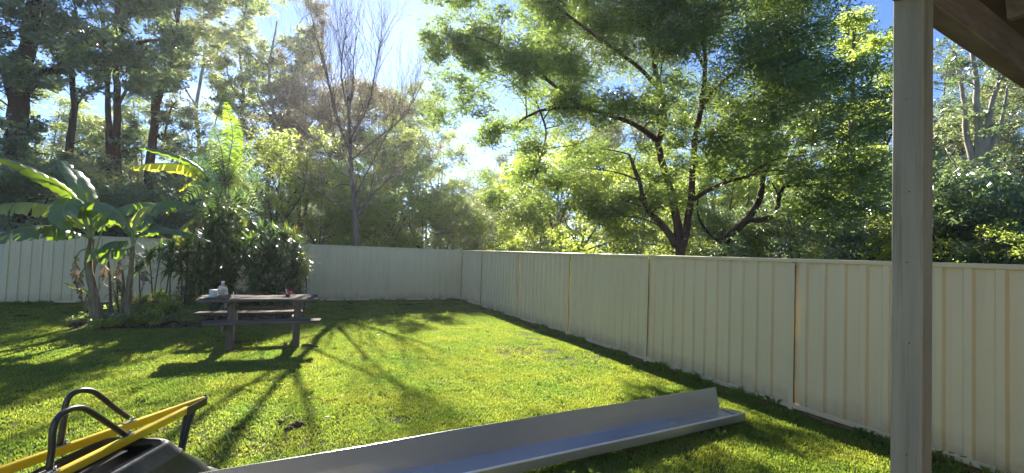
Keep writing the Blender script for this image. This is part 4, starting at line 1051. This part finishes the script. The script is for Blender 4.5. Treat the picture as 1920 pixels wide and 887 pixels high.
def big_wattle():
    d = 18.0; b = POS(1275, d); rg = random.Random(77)
    base = [b - Vector((0, 0, .2)), AT(1275, 470, d)]
    limbs = [
        ([b - Vector((0, 0, .3)), AT(1275, 478, d), AT(1269, 417, d), AT(1252, 338, d), AT(1235, 270, d), AT(1246, 225, d - .2), AT(1238, 169, d - .3), AT(1226, 110, d - .5), AT(1215, 20, d - .6)], .20, .06),
        ([AT(1277, 470, d), AT(1284, 445, d - .1), AT(1296, 372, d - .2), AT(1302, 270, d - .2), AT(1315, 197, d), AT(1322, 130, d), AT(1320, 40, d + .2), AT(1330, -60, d + .3)], .16, .05),
        ([AT(1269, 460, d), AT(1240, 420, d - .3), AT(1213, 390, d - .5), AT(1198, 338, d - .8), AT(1180, 290, d - 1)], .15, .05),
        ([AT(1234, 265, d), AT(1205, 243, d - .5), AT(1170, 225, d - 1), AT(1092, 203, d - 2), AT(1013, 208, d - 3), AT(950, 242, d - 3.6)], .12, .03),
        ([AT(1092, 203, d - 2), AT(1050, 170, d - 2.6), AT(990, 120, d - 3.2), AT(920, 80, d - 3.8), AT(850, 60, d - 4.2)], .08, .02),
        ([AT(1013, 208, d - 3), AT(1024, 250, d - 3), AT(1012, 300, d - 3.1), AT(1000, 345, d - 3.2)], .04, .012),
        ([AT(1238, 169, d - .3), AT(1190, 120, d - 1), AT(1120, 70, d - 2), AT(1040, 10, d - 3), AT(960, -50, d - 3.5)], .09, .03),
        ([AT(1295, 378, d - .2), AT(1340, 350, d - .8), AT(1396, 332, d - 1.4), AT(1440, 320, d - 1.8)], .09, .03),
        ([AT(1315, 197, d), AT(1360, 150, d - .4), AT(1420, 100, d - 1), AT(1490, 60, d - 1.6), AT(1550, 40, d - 2)], .09, .03),
        ([AT(1302, 270, d - .2), AT(1360, 240, d - .7), AT(1430, 210, d - 1.4), AT(1500, 190, d - 2)], .07, .02),
        ([AT(1322, 130, d), AT(1290, 60, d + .5), AT(1270, -40, d + .8)], .07, .02),
        ([AT(1396, 332, d - 1.4), AT(1450, 300, d - 2), AT(1520, 290, d - 2.4)], .04, .015),
    ]
    cl = []
    def fill(x0, x1, y0, y1, n, r0, r1, d0, d1, tone, holes=()):
        k = 0; t = 0
        while k < n and t < n * 20:
            t += 1
            x, y = rg.uniform(x0, x1), rg.uniform(y0, y1); r = rg.uniform(r0, r1)
            if any(math.hypot(x - hx, y - hy) < hr + r * .5 for hx, hy, hr in holes): continue
            cl.append(CL(x, y, rg.uniform(d0, d1), r, tone + rg.uniform(-.12, .15), .7)); k += 1
    H = [(745, 60, 42), (868, 292, 38), (1160, 150, 22), (1320, 128, 20), (1045, 285, 22), (1500, 268, 24), (1180, 265, 16), (870, 245, 20), (1395, 150, 14), (1600, 60, 55), (940, 300, 22), (1100, 245, 14)]
    fill(1020, 1570, -120, 215, 118, 30, 62, 15.5, 21, .28, H)
    fill(850, 1060, -120, 130, 58, 20, 42, 13.5, 16, .5, H)
    fill(800, 900, -100, 60, 20, 18, 32, 13.5, 15.5, .6, H)
    fill(800, 1000, 60, 225, 46, 16, 32, 13.5, 15.5, .6, H)
    fill(1000, 1300, 170, 270, 26, 18, 34, 14.5, 17, .3, H)
    fill(1000, 1290, 250, 420, 36, 22, 36, 16, 19, .35, H)
    fill(1330, 1670, 100, 340, 50, 26, 50, 14, 18.5, .32, H)
    fill(905, 1010, 230, 330, 14, 18, 30, 14, 15, .45, H)
    fill(885, 1020, 225, 385, 18, 13, 24, 17, 19, .5, H)
    fill(1500, 1670, 250, 400, 12, 26, 42, 14.5, 17, .35, H)
    return make_tree('wattle_tree', 'big spreading dark feathery tree with forked trunk close behind the side fence', 'tree', b, limbs, cl, L_FEATH, M_BARK_R, size=.19, density=.62, droop=.12, aspect=.20, flat=.8, sub=16, seed=5, twr=.018, twn=3, sig=.34, shell=.45)
big_wattle()

def second_wattle():
    d = 20.0; b = POS(1352, d)
    limbs = [([b - Vector((0, 0, .2)), AT(1354, 465, d), AT(1401, 411, d), AT(1424, 370, d), AT(1430, 338, d), AT(1436, 300, d), AT(1450, 240, d)], .20, .05),
             ([AT(1401, 411, d), AT(1430, 412, d), AT(1455, 398, d), AT(1463, 361, d), AT(1488, 336, d), AT(1520, 318, d)], .13, .04),
             ([AT(1356, 457, d), AT(1330, 440, d), AT(1308, 400, d), AT(1312, 350, d)], .07, .03)]
    rg = random.Random(4); cl = [CL(rg.uniform(1380, 1620), rg.uniform(230, 360), d + rg.uniform(-2, 2), rg.uniform(22, 36), .3 + rg.uniform(-.1, .15), .45) for _ in range(20)]
    return make_tree('wattle_tree', 'low sprawling tree with thick bent trunk right of the big forked tree', 'tree', b, limbs, cl, L_FEATH, M_BARK_D, size=.20, density=.6, droop=.1, aspect=.24, flat=.45, seed=9, twr=.02)
second_wattle()

def lime_tree():
    d = 24.0; b = POS(1600, d); rg = random.Random(14)
    limbs = [([b - Vector((0, 0, .2)), AT(1602, 400, d), AT(1596, 250, d), AT(1600, 100, d), AT(1604, 30, d)], .2, .04), ([AT(1598, 250, d), AT(1630, 160, d), AT(1650, 90, d)], .09, .03)]
    cl = [CL(rg.uniform(1575, 1665), rg.uniform(25, 130), d + rg.uniform(-2, 2), rg.uniform(16, 34), .6 + rg.uniform(-.2, .3), .5) for _ in range(20)] + \
         [CL(rg.uniform(1560, 1690), rg.uniform(130, 320), d + rg.uniform(-1, 3), rg.uniform(22, 38), .45 + rg.uniform(-.2, .3), .5) for _ in range(22)]
    make_tree('wattle_tree', 'tall tree with bright yellow green top just left of the veranda post', 'tree', b, limbs, cl, L_LIME, M_BARK_G, size=.22, density=.6, droop=.1, aspect=.28, seed=3, twr=.02)
lime_tree()

def bare_tree():
    rg = random.Random(12); b = Vector((1.88, 16.5, 0)); root = empty('bare_tree', b); d = math.hypot(b.x, b.y)
    tag(root, 'leafless tree with fine upright twigs standing right behind the back fence', 'bare tree')
    mb = MB()
    def twig(p, dr, L, r, lv):
        P = [p]; n = 5; q = dr.copy()
        for k in range(n):
            q = (q + Vector((rg.uniform(-1, 1), rg.uniform(-1, 1), rg.uniform(-.5, .9))) * .13 + Vector((0, 0, .06))).normalized(); P.append(P[-1] + q * L / n)
        mb.tube(P, [max(.0022, r * (1 - .55 * i / n)) for i in range(n + 1)], 5 if lv < 2 else 3)
        if lv >= 4 or r < .0022: return
        for k in range(3 if lv < 3 else 3):
            i = rg.randint(1, n); t = (P[i] - P[i - 1]).normalized(); o = t.orthogonal().normalized(); o.rotate(Matrix.Rotation(rg.uniform(0, 6.28), 3, t).to_euler())
            twig(P[i], (t * .95 + o * rg.uniform(.35, .75) + Vector((0, 0, .15))).normalized(), L * rg.uniform(.5, .72), r * rg.uniform(.45, .6), lv + 1)
        twig(P[-1], q, L * .6, r * .4, lv + 1)
    def main(px, r0, r1, sub, L):
        P, rad = limb(mb, LP(px, d), r0, r1, 8, 5, r0 * .15, rg)
        for k in range(sub):
            i = rg.randint(int(len(P) * .35), len(P) - 1); t = (P[i] - P[i - 1]).normalized(); o = Vector((rg.uniform(-1, 1), rg.uniform(-1, 1), rg.uniform(-.1, .4)))
            twig(P[i], (t * .7 + o * .6 + Vector((0, 0, .25))).normalized(), L * rg.uniform(.6, 1.1), max(.009, rad[i] * .4), 2)
        twig(P[-1], (P[-1] - P[-2]).normalized(), L, rad[-1], 2)
    main([(667, 500), (668, 462), (667, 405), (660, 340), (657, 270), (655, 215), (662, 160)], .125, .030, 16, 1.5)
    main([(660, 300), (636, 230), (615, 150), (596, 80)], .042, .016, 18, 1.4)
    main([(655, 215), (640, 140), (648, 60)], .034, .013, 18, 1.3)
    main([(657, 260), (690, 200), (704, 130), (715, 70)], .036, .014, 20, 1.3)
    main([(668, 410), (690, 375), (720, 345), (752, 320)], .042, .012, 14, 1.5)
    main([(667, 405), (650, 388), (616, 375), (585, 350), (555, 330)], .038, .010, 14, 1.5)
    main([(665, 370), (690, 320), (720, 262), (735, 235)], .034, .010, 16, 1.5)
    main([(661, 335), (630, 315), (600, 268), (570, 252)], .032, .010, 15, 1.5)
    main([(658, 290), (628, 215), (612, 130), (600, 90)], .03, .010, 18, 1.5)
    main([(664, 350), (640, 345), (622, 352), (604, 330)], .03, .01, 4, .9)
    main([(656, 250), (615, 225), (575, 215), (545, 190)], .032, .010, 14, 1.5)
    main([(660, 300), (700, 265), (750, 225), (775, 190)], .034, .010, 14, 1.5)
    mb.build('trunk', simple('grey_fine_bark', (.22, .17, .14), (.12, .09, .075), .9, 3, bump=.5, bscale=14, spec=.15), root)
bare_tree()

# kinds kept as shared mesh data
variant('gumA', 15, 4.2, 40, M_BARK_G, L_GUM, seed=1, size=.22, density=.36, lo=.46, rad=.085, tr=.22)
variant('gumB', 15, 3.6, 30, M_BARK_P, L_GUM, seed=2, size=.22, density=.36, lo=.46, rad=.08, tr=.2, fork=3)
variant('gumC', 15, 4.6, 38, M_BARK_R, L_GUM, seed=3, size=.22, density=.36, lo=.50, rad=.085, tr=.24, lean=.1)
variant('dkA', 15, 4.8, 50, M_BARK_D, L_DARK, seed=4, size=.20, density=.38, lo=.50, rad=.085, tr=.28, fork=3)
variant('dkB', 15, 4.4, 40, M_BARK_R, L_DARK, seed=5, size=.20, density=.36, lo=.50, rad=.08, tr=.2)
variant('pink', 12, 5.2, 40, M_BARK_G, L_PINK, seed=6, size=.20, density=.42, lo=.48, rad=.10, tr=.16, fork=3)
variant('spar', 15, 3.4, 26, M_BARK_P, L_MID, seed=7, size=.20, density=.34, lo=.40, rad=.075, tr=.14, fork=3)
variant('shL', 4.5, 2.8, 26, M_BARK_G, L_LIME, seed=8, size=.15, density=.33, lo=.10, rad=.17, tr=.06, fork=4, tone=.45)
variant('shM', 4.5, 2.9, 26, M_BARK_G, L_MID, seed=9, size=.15, density=.33, lo=.10, rad=.17, tr=.06, fork=4, tone=.45)
variant('shD', 4.5, 3.0, 26, M_BARK_D, L_DARK, seed=10, size=.16, density=.55, lo=.08, rad=.17, tr=.06, fork=4, tone=.5)
variant('shG', 4.5, 2.8, 24, M_BARK_G, L_GUM, seed=11, size=.15, density=.33, lo=.10, rad=.17, tr=.06, fork=4, tone=.6)
BH = dict(gumA=15, gumB=15, gumC=15, dkA=15, dkB=15, pink=12, spar=15, shL=4.5, shM=4.5, shD=4.5, shG=4.5)
def forest(rows):
    rg = random.Random(31)
    for key, px, d, h, wf, name, label, cat in rows:
        s_ = h / BH[key]
        plant_variant(key, name, label, cat, POS(px, d), rg.uniform(0, 6.28), (s_ * wf, s_ * wf, s_), 'trees beyond the fences' if cat == 'tree' else 'shrubs beyond the fences')
forest([
    # left: tall dark wood behind the back fence
    ('pink', 575, 42, 14.5, .9, 'gum_tree', 'russet tinged small gum left behind the bare tree', 'tree'),
    ('pink', 655, 40, 14.6, 1.1, 'gum_tree', 'rounded russet olive tree directly behind the bare tree', 'tree'),
    ('spar', 768, 44, 16.6, 1.3, 'gum_tree', 'thin crowned tree right behind the bare tree', 'tree'),
    ('spar', 715, 47, 17.0, 1.2, 'gum_tree', 'thin crowned tree showing just right of the bare trunk', 'tree'),
    ('spar', 812, 50, 15, 1.0, 'gum_tree', 'open crowned tree left of the blue sky gap', 'tree'),
    ('gumA', 850, 62, 11, 1.0, 'gum_tree', 'low distant gum below the blue sky gap', 'tree'),
    ('dkB', 905, 58, 11.5, 1.1, 'gum_tree', 'distant dark tree at the right foot of the sky gap', 'tree'),
    ('gumB', 955, 48, 12, 1.1, 'gum_tree', 'grey green tree behind the left tip of the big feathery tree', 'tree'),
    # behind the big feathery tree
    ('spar', 1040, 36, 11, 1.2, 'gum_tree', 'light tree seen under the left arm of the big feathery tree', 'tree'),
    ('gumB', 1120, 40, 15, 1.1, 'gum_tree', 'pale trunked gum seen left of the forked trunk', 'tree'),
    ('gumA', 1200, 44, 16, 1.1, 'gum_tree', 'olive gum directly behind the forked trunk', 'tree'),
    ('spar', 1330, 34, 13, 1.2, 'gum_tree', 'light green tree seen right of the forked trunk', 'tree'),
    ('gumB', 1385, 42, 14, 1.1, 'gum_tree', 'pale gum behind the bent trunked tree', 'tree'),
    ('dkB', 1460, 38, 12, 1.1, 'forest_tree', 'dark tree behind the bend of the sprawling trunk', 'tree'),
    ('gumA', 1540, 44, 14, 1.1, 'gum_tree', 'olive gum left of the bright yellow green tree', 'tree'),
    ('dkA', 1640, 40, 13, 1.0, 'forest_tree', 'dark tree just left of the veranda post', 'tree'),
    ('gumB', 1730, 44, 17, 1.0, 'gum_tree', 'pale gum hidden partly behind the veranda post', 'tree'),
    ('dkA', 1905, 40, 13, 1.1, 'forest_tree', 'dark tree at the right edge of the view below the beam', 'tree'),
    ('dkB', 1790, 46, 12, 1.1, 'forest_tree', 'dark tree just right of the veranda post', 'tree'),
    ('gumA', 1960, 34, 12, 1.2, 'gum_tree', 'olive tree cut by the right edge of the view', 'tree'),
    ('spar', 70, 44, 11.5, 1.3, 'gum_tree', 'light background tree seen through the gap right of the massive trunk', 'tree'),
    ('gumA', 160, 46, 10.5, 1.4, 'gum_tree', 'olive background tree seen left of the paired brown trunks', 'tree'),
    ('spar', 255, 43, 12, 1.3, 'gum_tree', 'light background tree seen between the paired trunks and the reddish one', 'tree'),
    ('gumC', 345, 47, 12.5, 1.3, 'gum_tree', 'background tree seen right of the leaning reddish trunk', 'tree'),
    ('spar', 735, 26, 8.6, 1.0, 'gum_tree', 'small thin tree nearest right of the bare tree', 'tree'),
    # shrub belt
    ('shD', -20, 19, 3.43, 1.2, 'tall_shrub', 'dark shrub above the fence at the far left edge', 'shrub'),
    ('shD', 70, 20, 3.56, 1.2, 'tall_shrub', 'dark shrub behind the leftmost banana leaves', 'shrub'),
    ('shG', 165, 23, 4.09, 1.1, 'tall_shrub', 'olive shrub above the crown of the large banana', 'shrub'),
    ('shD', 215, 19.5, 2.90, 1.3, 'tall_shrub', 'dark shrub directly right of the large banana crown', 'shrub'),
    ('shG', 110, 25, 4.62, 1.1, 'tall_shrub', 'olive shrub above the folded upright banana leaf', 'shrub'),
    ('shD', 300, 20, 3.30, 1.2, 'tall_shrub', 'dark shrub under the high arching banana leaf', 'shrub'),
    ('shG', 350, 24, 4.75, 1.0, 'tall_shrub', 'olive shrub left of the feather palm', 'shrub'),
    ('shD', 400, 22, 3.96, 1.0, 'tall_shrub', 'dark shrub directly behind the feather palm', 'shrub'),
    ('shG', 470, 23, 4.22, 1.0, 'tall_shrub', 'olive shrub right of the feather palm crown', 'shrub'),
    ('shL', 515, 20, 5.4, 1.0, 'tall_shrub', 'lime green shrub above the rounded cane palm clump', 'shrub'),
    ('shM', 560, 22, 6.0, 1.1, 'tall_shrub', 'leafy mid green shrub left of the bare tree trunk', 'shrub'),
    ('shL', 600, 19.5, 3.60, 1.0, 'tall_shrub', 'low lime shrub against the fence left of the bare trunk', 'shrub'),
    ('shM', 640, 24, 5.6, 1.0, 'tall_shrub', 'mid green shrub directly behind the bare trunk', 'shrub'),
    ('shL', 700, 21, 3.90, 1.1, 'tall_shrub', 'bright lime shrub just right of the bare trunk', 'shrub'),
    ('shM', 740, 25, 6.0, 1.0, 'tall_shrub', 'mid green shrub with higher top right of the bare tree', 'shrub'),
    ('shL', 790, 23, 4.10, 1.1, 'tall_shrub', 'yellow green shrub midway between bare trunk and fence corner', 'shrub'),
    ('shL', 838, 26, 5.00, .9, 'tall_shrub', 'yellow topped shrub left above the fence corner', 'shrub'),
    ('shG', 880, 23, 3.60, 1.0, 'tall_shrub', 'grey olive shrub right above the fence corner', 'shrub'),
    ('shG', 925, 27, 5.00, .9, 'tall_shrub', 'grey green shrub below the tip of the feathery tree', 'shrub'),
    ('shL', 985, 19, 3.30, .9, 'tall_shrub', 'yellow shrub low behind the start of the side fence', 'shrub'),
    ('shL', 1035, 22, 6.60, .9, 'tall_shrub', 'tall bright green shrub under the left arm of the feathery tree', 'shrub'),
    ('shM', 1085, 20, 5.20, 1.0, 'tall_shrub', 'dense mid green shrub left of the forked trunk', 'shrub'),
    ('shL', 1150, 22, 5.80, 1.0, 'tall_shrub', 'bright shrub next left of the forked trunk', 'shrub'),
    ('shM', 1195, 20, 3.80, 1.0, 'tall_shrub', 'broad leaved green shrub at the left foot of the forked trunk', 'shrub'),
    ('shL', 1240, 26, 6.00, 1.0, 'tall_shrub', 'bright shrub seen through the fork of the trunk', 'shrub'),
    ('shL', 1345, 25, 6.20, 1.0, 'tall_shrub', 'vivid yellow green shrub behind the bent trunk', 'shrub'),
    ('shD', 1320, 22, 3.60, 1.0, 'tall_shrub', 'dark low shrub right of the forked trunk foot', 'shrub'),
    ('shM', 1420, 24, 5.00, 1.1, 'tall_shrub', 'mid green shrub right of the bent trunk', 'shrub'),
    ('shL', 1500, 26, 6.00, 1.1, 'tall_shrub', 'bright shrub behind the middle of the long fence bay', 'shrub'),
    ('shD', 1490, 21, 4.20, 1.0, 'tall_shrub', 'dark shrub in front of the bright shrub right of the bent trunk', 'shrub'),
    ('shL', 1570, 23, 4.40, 1.1, 'tall_shrub', 'bright shrub two shrubs left of the veranda post', 'shrub'),
    ('shM', 1640, 25, 5.40, 1.0, 'tall_shrub', 'green shrub touching the left side of the veranda post', 'shrub'),
    ('shD', 1760, 22, 5.20, 1.0, 'tall_shrub', 'dark green shrub touching the right side of the veranda post', 'shrub'),
    ('shL', 1890, 20, 2.90, 1.2, 'tall_shrub', 'bright low shrub above the fence at the right edge', 'shrub'),
    ('shD', 1950, 24, 5.00, 1.2, 'tall_shrub', 'dark shrub cut by the right edge of the view', 'shrub'),
    ('shD', 1850, 27, 5.00, 1.2, 'tall_shrub', 'dark shrub behind the feet of the tall pale gum', 'shrub'),
])

def tall_gum():
    d = 30.0; b = POS(1832, d); rg = random.Random(3)
    limbs = [([b - Vector((0, 0, .3)), AT(1830, 470, d), AT(1832, 400, d), AT(1838, 320, d), AT(1834, 240, d), AT(1830, 170, d), AT(1822, 90, d)], .34, .08),
             ([AT(1838, 330, d), AT(1852, 260, d), AT(1858, 200, d), AT(1880, 130, d)], .22, .06),
             ([AT(1832, 330, d), AT(1812, 250, d), AT(1806, 180, d), AT(1790, 100, d)], .18, .05),
             ([AT(1844, 300, d), AT(1874, 240, d), AT(1890, 160, d)], .12, .04),
             ([POS(1866, d) - Vector((0, 0, .3)), AT(1862, 400, d), AT(1858, 330, d), AT(1842, 260, d)], .16, .1),
             ([AT(1830, 400, d), AT(1800, 330, d), AT(1775, 280, d)], .08, .03)]
    cl = []
    for y, n, sp in ((200, 9, 60), (225, 8, 60), (255, 10, 80), (300, 9, 75), (355, 9, 80), (410, 8, 70), (120, 10, 60), (155, 8, 60), (80, 9, 70)):
        for k in range(n): cl.append(CL(1835 + rg.uniform(-sp, sp * .9), y + rg.uniform(-12, 12), d + rg.uniform(-2, 2), rg.uniform(12, 26), rg.uniform(.2, .6), .35))
    make_tree('gum_tree', 'tall pale many stemmed gum with layered foliage right of the veranda post', 'tree', b, limbs, cl, L_DARK, M_BARK_P, size=.24, density=.45, droop=.15, aspect=.28, seed=8, twr=.03)
tall_gum()

# the tall wood behind the back fence, left half of the view
def left_wood():
    rg = random.Random(55)
    H = [(84, 196, 14), (120, 208, 24), (143, 242, 14), (192, 200, 16), (238, 196, 16), (160, 205, 12), (360, 180, 26), (8, 188, 12), (132, 158, 12), (345, 25, 14), (395, 238, 12), (300, 190, 8), (90, 285, 12), (30, 60, 8), (150, 20, 8), (262, 60, 7), (215, 158, 8), (505, 60, 16), (548, 28, 22), (430, 30, 10), (440, 130, 8), (580, 170, 8)]
    def fill(x0, x1, y0, y1, n, r0, r1, d0, d1, tone, flat=.6):
        out = []; t = 0
        while len(out) < n and t < n * 20:
            t += 1; x, y, r = rg.uniform(x0, x1), rg.uniform(y0, y1), rg.uniform(r0, r1)
            if any(math.hypot(x - hx, y - hy) < hr + r * .75 for hx, hy, hr in H): continue
            out.append(CL(x, y, rg.uniform(d0, d1), r, tone + rg.uniform(-.25, .3), flat))
        return out
    kw = dict(droop=.25, aspect=.36, sub=9, twr=.02, twn=3, sig=.26, shell=.5)
    d = 22.0; b = POS(45, d)
    make_tree('forest_tree', 'massive dark trunked tree with long bending limb at the far left of the view', 'tree', b, [
        ([b - Vector((0, 0, .3)), AT(42, 420, d), AT(32, 300, d), AT(38, 200, d), AT(46, 120, d), AT(60, 20, d), AT(76, -90, d)], .40, .16),
        ([AT(40, 175, d), AT(78, 142, d), AT(112, 132, d - .5), AT(162, 112, d - 1), AT(216, 108, d - 1.4), AT(257, 81, d - 1.8), AT(300, 74, d - 2)], .20, .04),
        ([AT(112, 132, d - .5), AT(135, 91, d - .3), AT(183, 56, d), AT(243, 61, d + .3)], .10, .03),
        ([AT(54, 62, d), AT(80, 30, d), AT(100, -20, d)], .16, .06), ([AT(36, 240, d), AT(15, 160, d), AT(-20, 80, d)], .14, .05)],
        fill(-60, 330, -70, 170, 165, 14, 30, 18.5, 23, .4) + fill(-60, 130, 150, 300, 34, 12, 24, 19, 23, .35), L_DARK, M_BARK_D, size=.17, density=.8, seed=61, **kw)
    d = 28.0; b = POS(131, d)
    make_tree('forest_tree', 'thin dark trunked tree between the massive tree and the paired brown trunks', 'tree', b, [
        ([b - Vector((0, 0, .3)), AT(131, 380, d), AT(130, 292, d), AT(139, 200, d), AT(134, 120, d), AT(140, 20, d)], .21, .08), ([AT(139, 200, d), AT(165, 170, d), AT(190, 150, d)], .07, .02)],
        fill(70, 260, -40, 190, 66, 12, 24, 26, 31, .5) + fill(60, 260, 240, 330, 22, 10, 18, 26, 30, .6), L_GUM, M_BARK_D, size=.20, density=.6, seed=62, **kw)
    d = 26.0; b = POS(224, d)
    make_tree('gum_tree', 'tree with paired straight brown trunks above the large banana leaves', 'tree', b, [
        ([b - Vector((0, 0, .3)), AT(223, 380, d), AT(219, 290, d), AT(220, 180, d), AT(216, 100, d), AT(222, 0, d)], .21, .09), ([AT(212, 420, d), AT(207, 300, d), AT(203, 220, d), AT(200, 120, d), AT(190, 20, d)], .17, .06),
        ([AT(220, 200, d), AT(250, 150, d), AT(290, 120, d)], .08, .03)],
        fill(160, 360, -60, 180, 84, 12, 25, 24, 29, .4) + fill(160, 280, 230, 340, 14, 10, 18, 24, 28, .5), L_DARK, M_BARK_R, size=.19, density=.7, seed=63, **kw)
    d = 24.0; b = POS(282, d)
    make_tree('gum_tree', 'leaning reddish trunked gum rising above the high arching banana leaf', 'tree', b, [
        ([b - Vector((0, 0, .3)), AT(278, 370, d), AT(287, 261, d), AT(298, 180, d), AT(312, 140, d), AT(330, 60, d), AT(336, -20, d)], .21, .07), ([AT(289, 250, d), AT(288, 180, d), AT(284, 120, d)], .13, .05),
        ([AT(292, 250, d), AT(306, 260, d + .5), AT(318, 210, d + .5), AT(330, 190, d + .6)], .06, .02)],
        fill(255, 440, -60, 170, 80, 12, 24, 22, 27, .5) + fill(290, 420, 190, 330, 24, 11, 20, 23, 27, .35), L_GUM, M_BARK_R, size=.18, density=.65, seed=64, **kw)
    for px, tops, box, lf, sd_, lb in ((372, ((375, 300), (368, 200), (384, 100), (380, 0)), (320, 470, -80, 200, 115), L_GUM, 65, 'tall grey green gum left of the upright palm frond'),
            (455, ((452, 300), (458, 200), (450, 90), (462, 10)), (400, 580, -80, 230, 150), L_MID, 66, 'tall airy gum directly above and right of the upright palm frond'),
            (500, ((503, 330), (512, 230), (505, 130), (520, 40)), (440, 600, 60, 250, 58), L_GUM, 67, 'broad olive gum left of the bare tree with low reaching crown'),
            (545, ((548, 330), (552, 220), (560, 120), (558, 50)), (520, 610, -30, 220, 62), L_PINK, 68, 'russet crowned gum reaching high beside the bare tree')):
        d = 48.0 if px != 500 else 43.0; b = POS(px, d)
        make_tree('gum_tree', lb, 'tree', b, [([b - Vector((0, 0, .3))] + [AT(x, y, d) for x, y in tops], .24, .06), ([AT(*tops[1], d), AT(tops[1][0] - 28, tops[1][1] - 50, d), AT(tops[1][0] - 36, tops[1][1] - 110, d)], .09, .03), ([AT(*tops[0], d), AT(tops[0][0] + 26, tops[0][1] - 60, d), AT(tops[0][0] + 40, tops[0][1] - 120, d)], .09, .03)],
            fill(*box, 10, 20, d - 3, d + 3, .5), lf, M_BARK_P if sd_ % 2 else M_BARK_G, size=.29, density=.6, seed=sd_, **kw)
left_wood()

# distant wood: one mass
def distant():
    rg = random.Random(99); nr = np.random.default_rng(99); cl = []; mb = MB()
    for k in range(260):
        az = rg.uniform(-34, 86); d = rg.uniform(62, 95); x, y = d * math.sin(math.radians(az)), d * math.cos(math.radians(az)); h = rg.uniform(7, 12.5)
        for j in range(5):
            q = h * (.12 + .2 * j); cl.append(((x + rg.uniform(-2, 2), y + rg.uniform(-2, 2), q), (2.4, 2.4, 1.6), rg.uniform(.2, .6)))
        mb.tube([(x, y, -.2), (x + rg.uniform(-.5, .5), y, h * .95)], [.2, .08], 5)
    cm = crown_mesh('distant_wood', cl, nr, .8, .3, .2, .45, False, 1, 6, .5, .25)
    o = link('distant_wood', cm, L_GUM); tag(o, 'continuous wood far behind the nearer trees', 'wood', kind='stuff')
    o = mb.build('distant_wood_trunks', M_BARK_D); tag(o, 'thin far trunks of the continuous wood', 'wood', kind='stuff')
distant()

# ================================================================ HAZE (volume added to give the veiling lens glare near the sun)
def haze():
    mb = MB(); mb.box((0, 40, 12.2), (260, 200, 26.6)); o = mb.build('haze', None); tag(o, 'thin haze volume added for the veiling lens glare near the sun', 'haze', kind='stuff')
    m_ = bpy.data.materials.new('glare_haze'); m_.use_nodes = True; n = m_.node_tree; n.nodes.remove(n.nodes['Principled BSDF'])
    v = n.nodes.new('ShaderNodeVolumePrincipled'); v.inputs['Color'].default_value = (.95, .95, .97, 1); v.inputs['Density'].default_value = .00062; v.inputs['Anisotropy'].default_value = .5
    n.links.new(v.outputs[0], n.nodes['Material Output'].inputs['Volume']); o.data.materials.append(m_)
HAZE = True
if HAZE: haze()
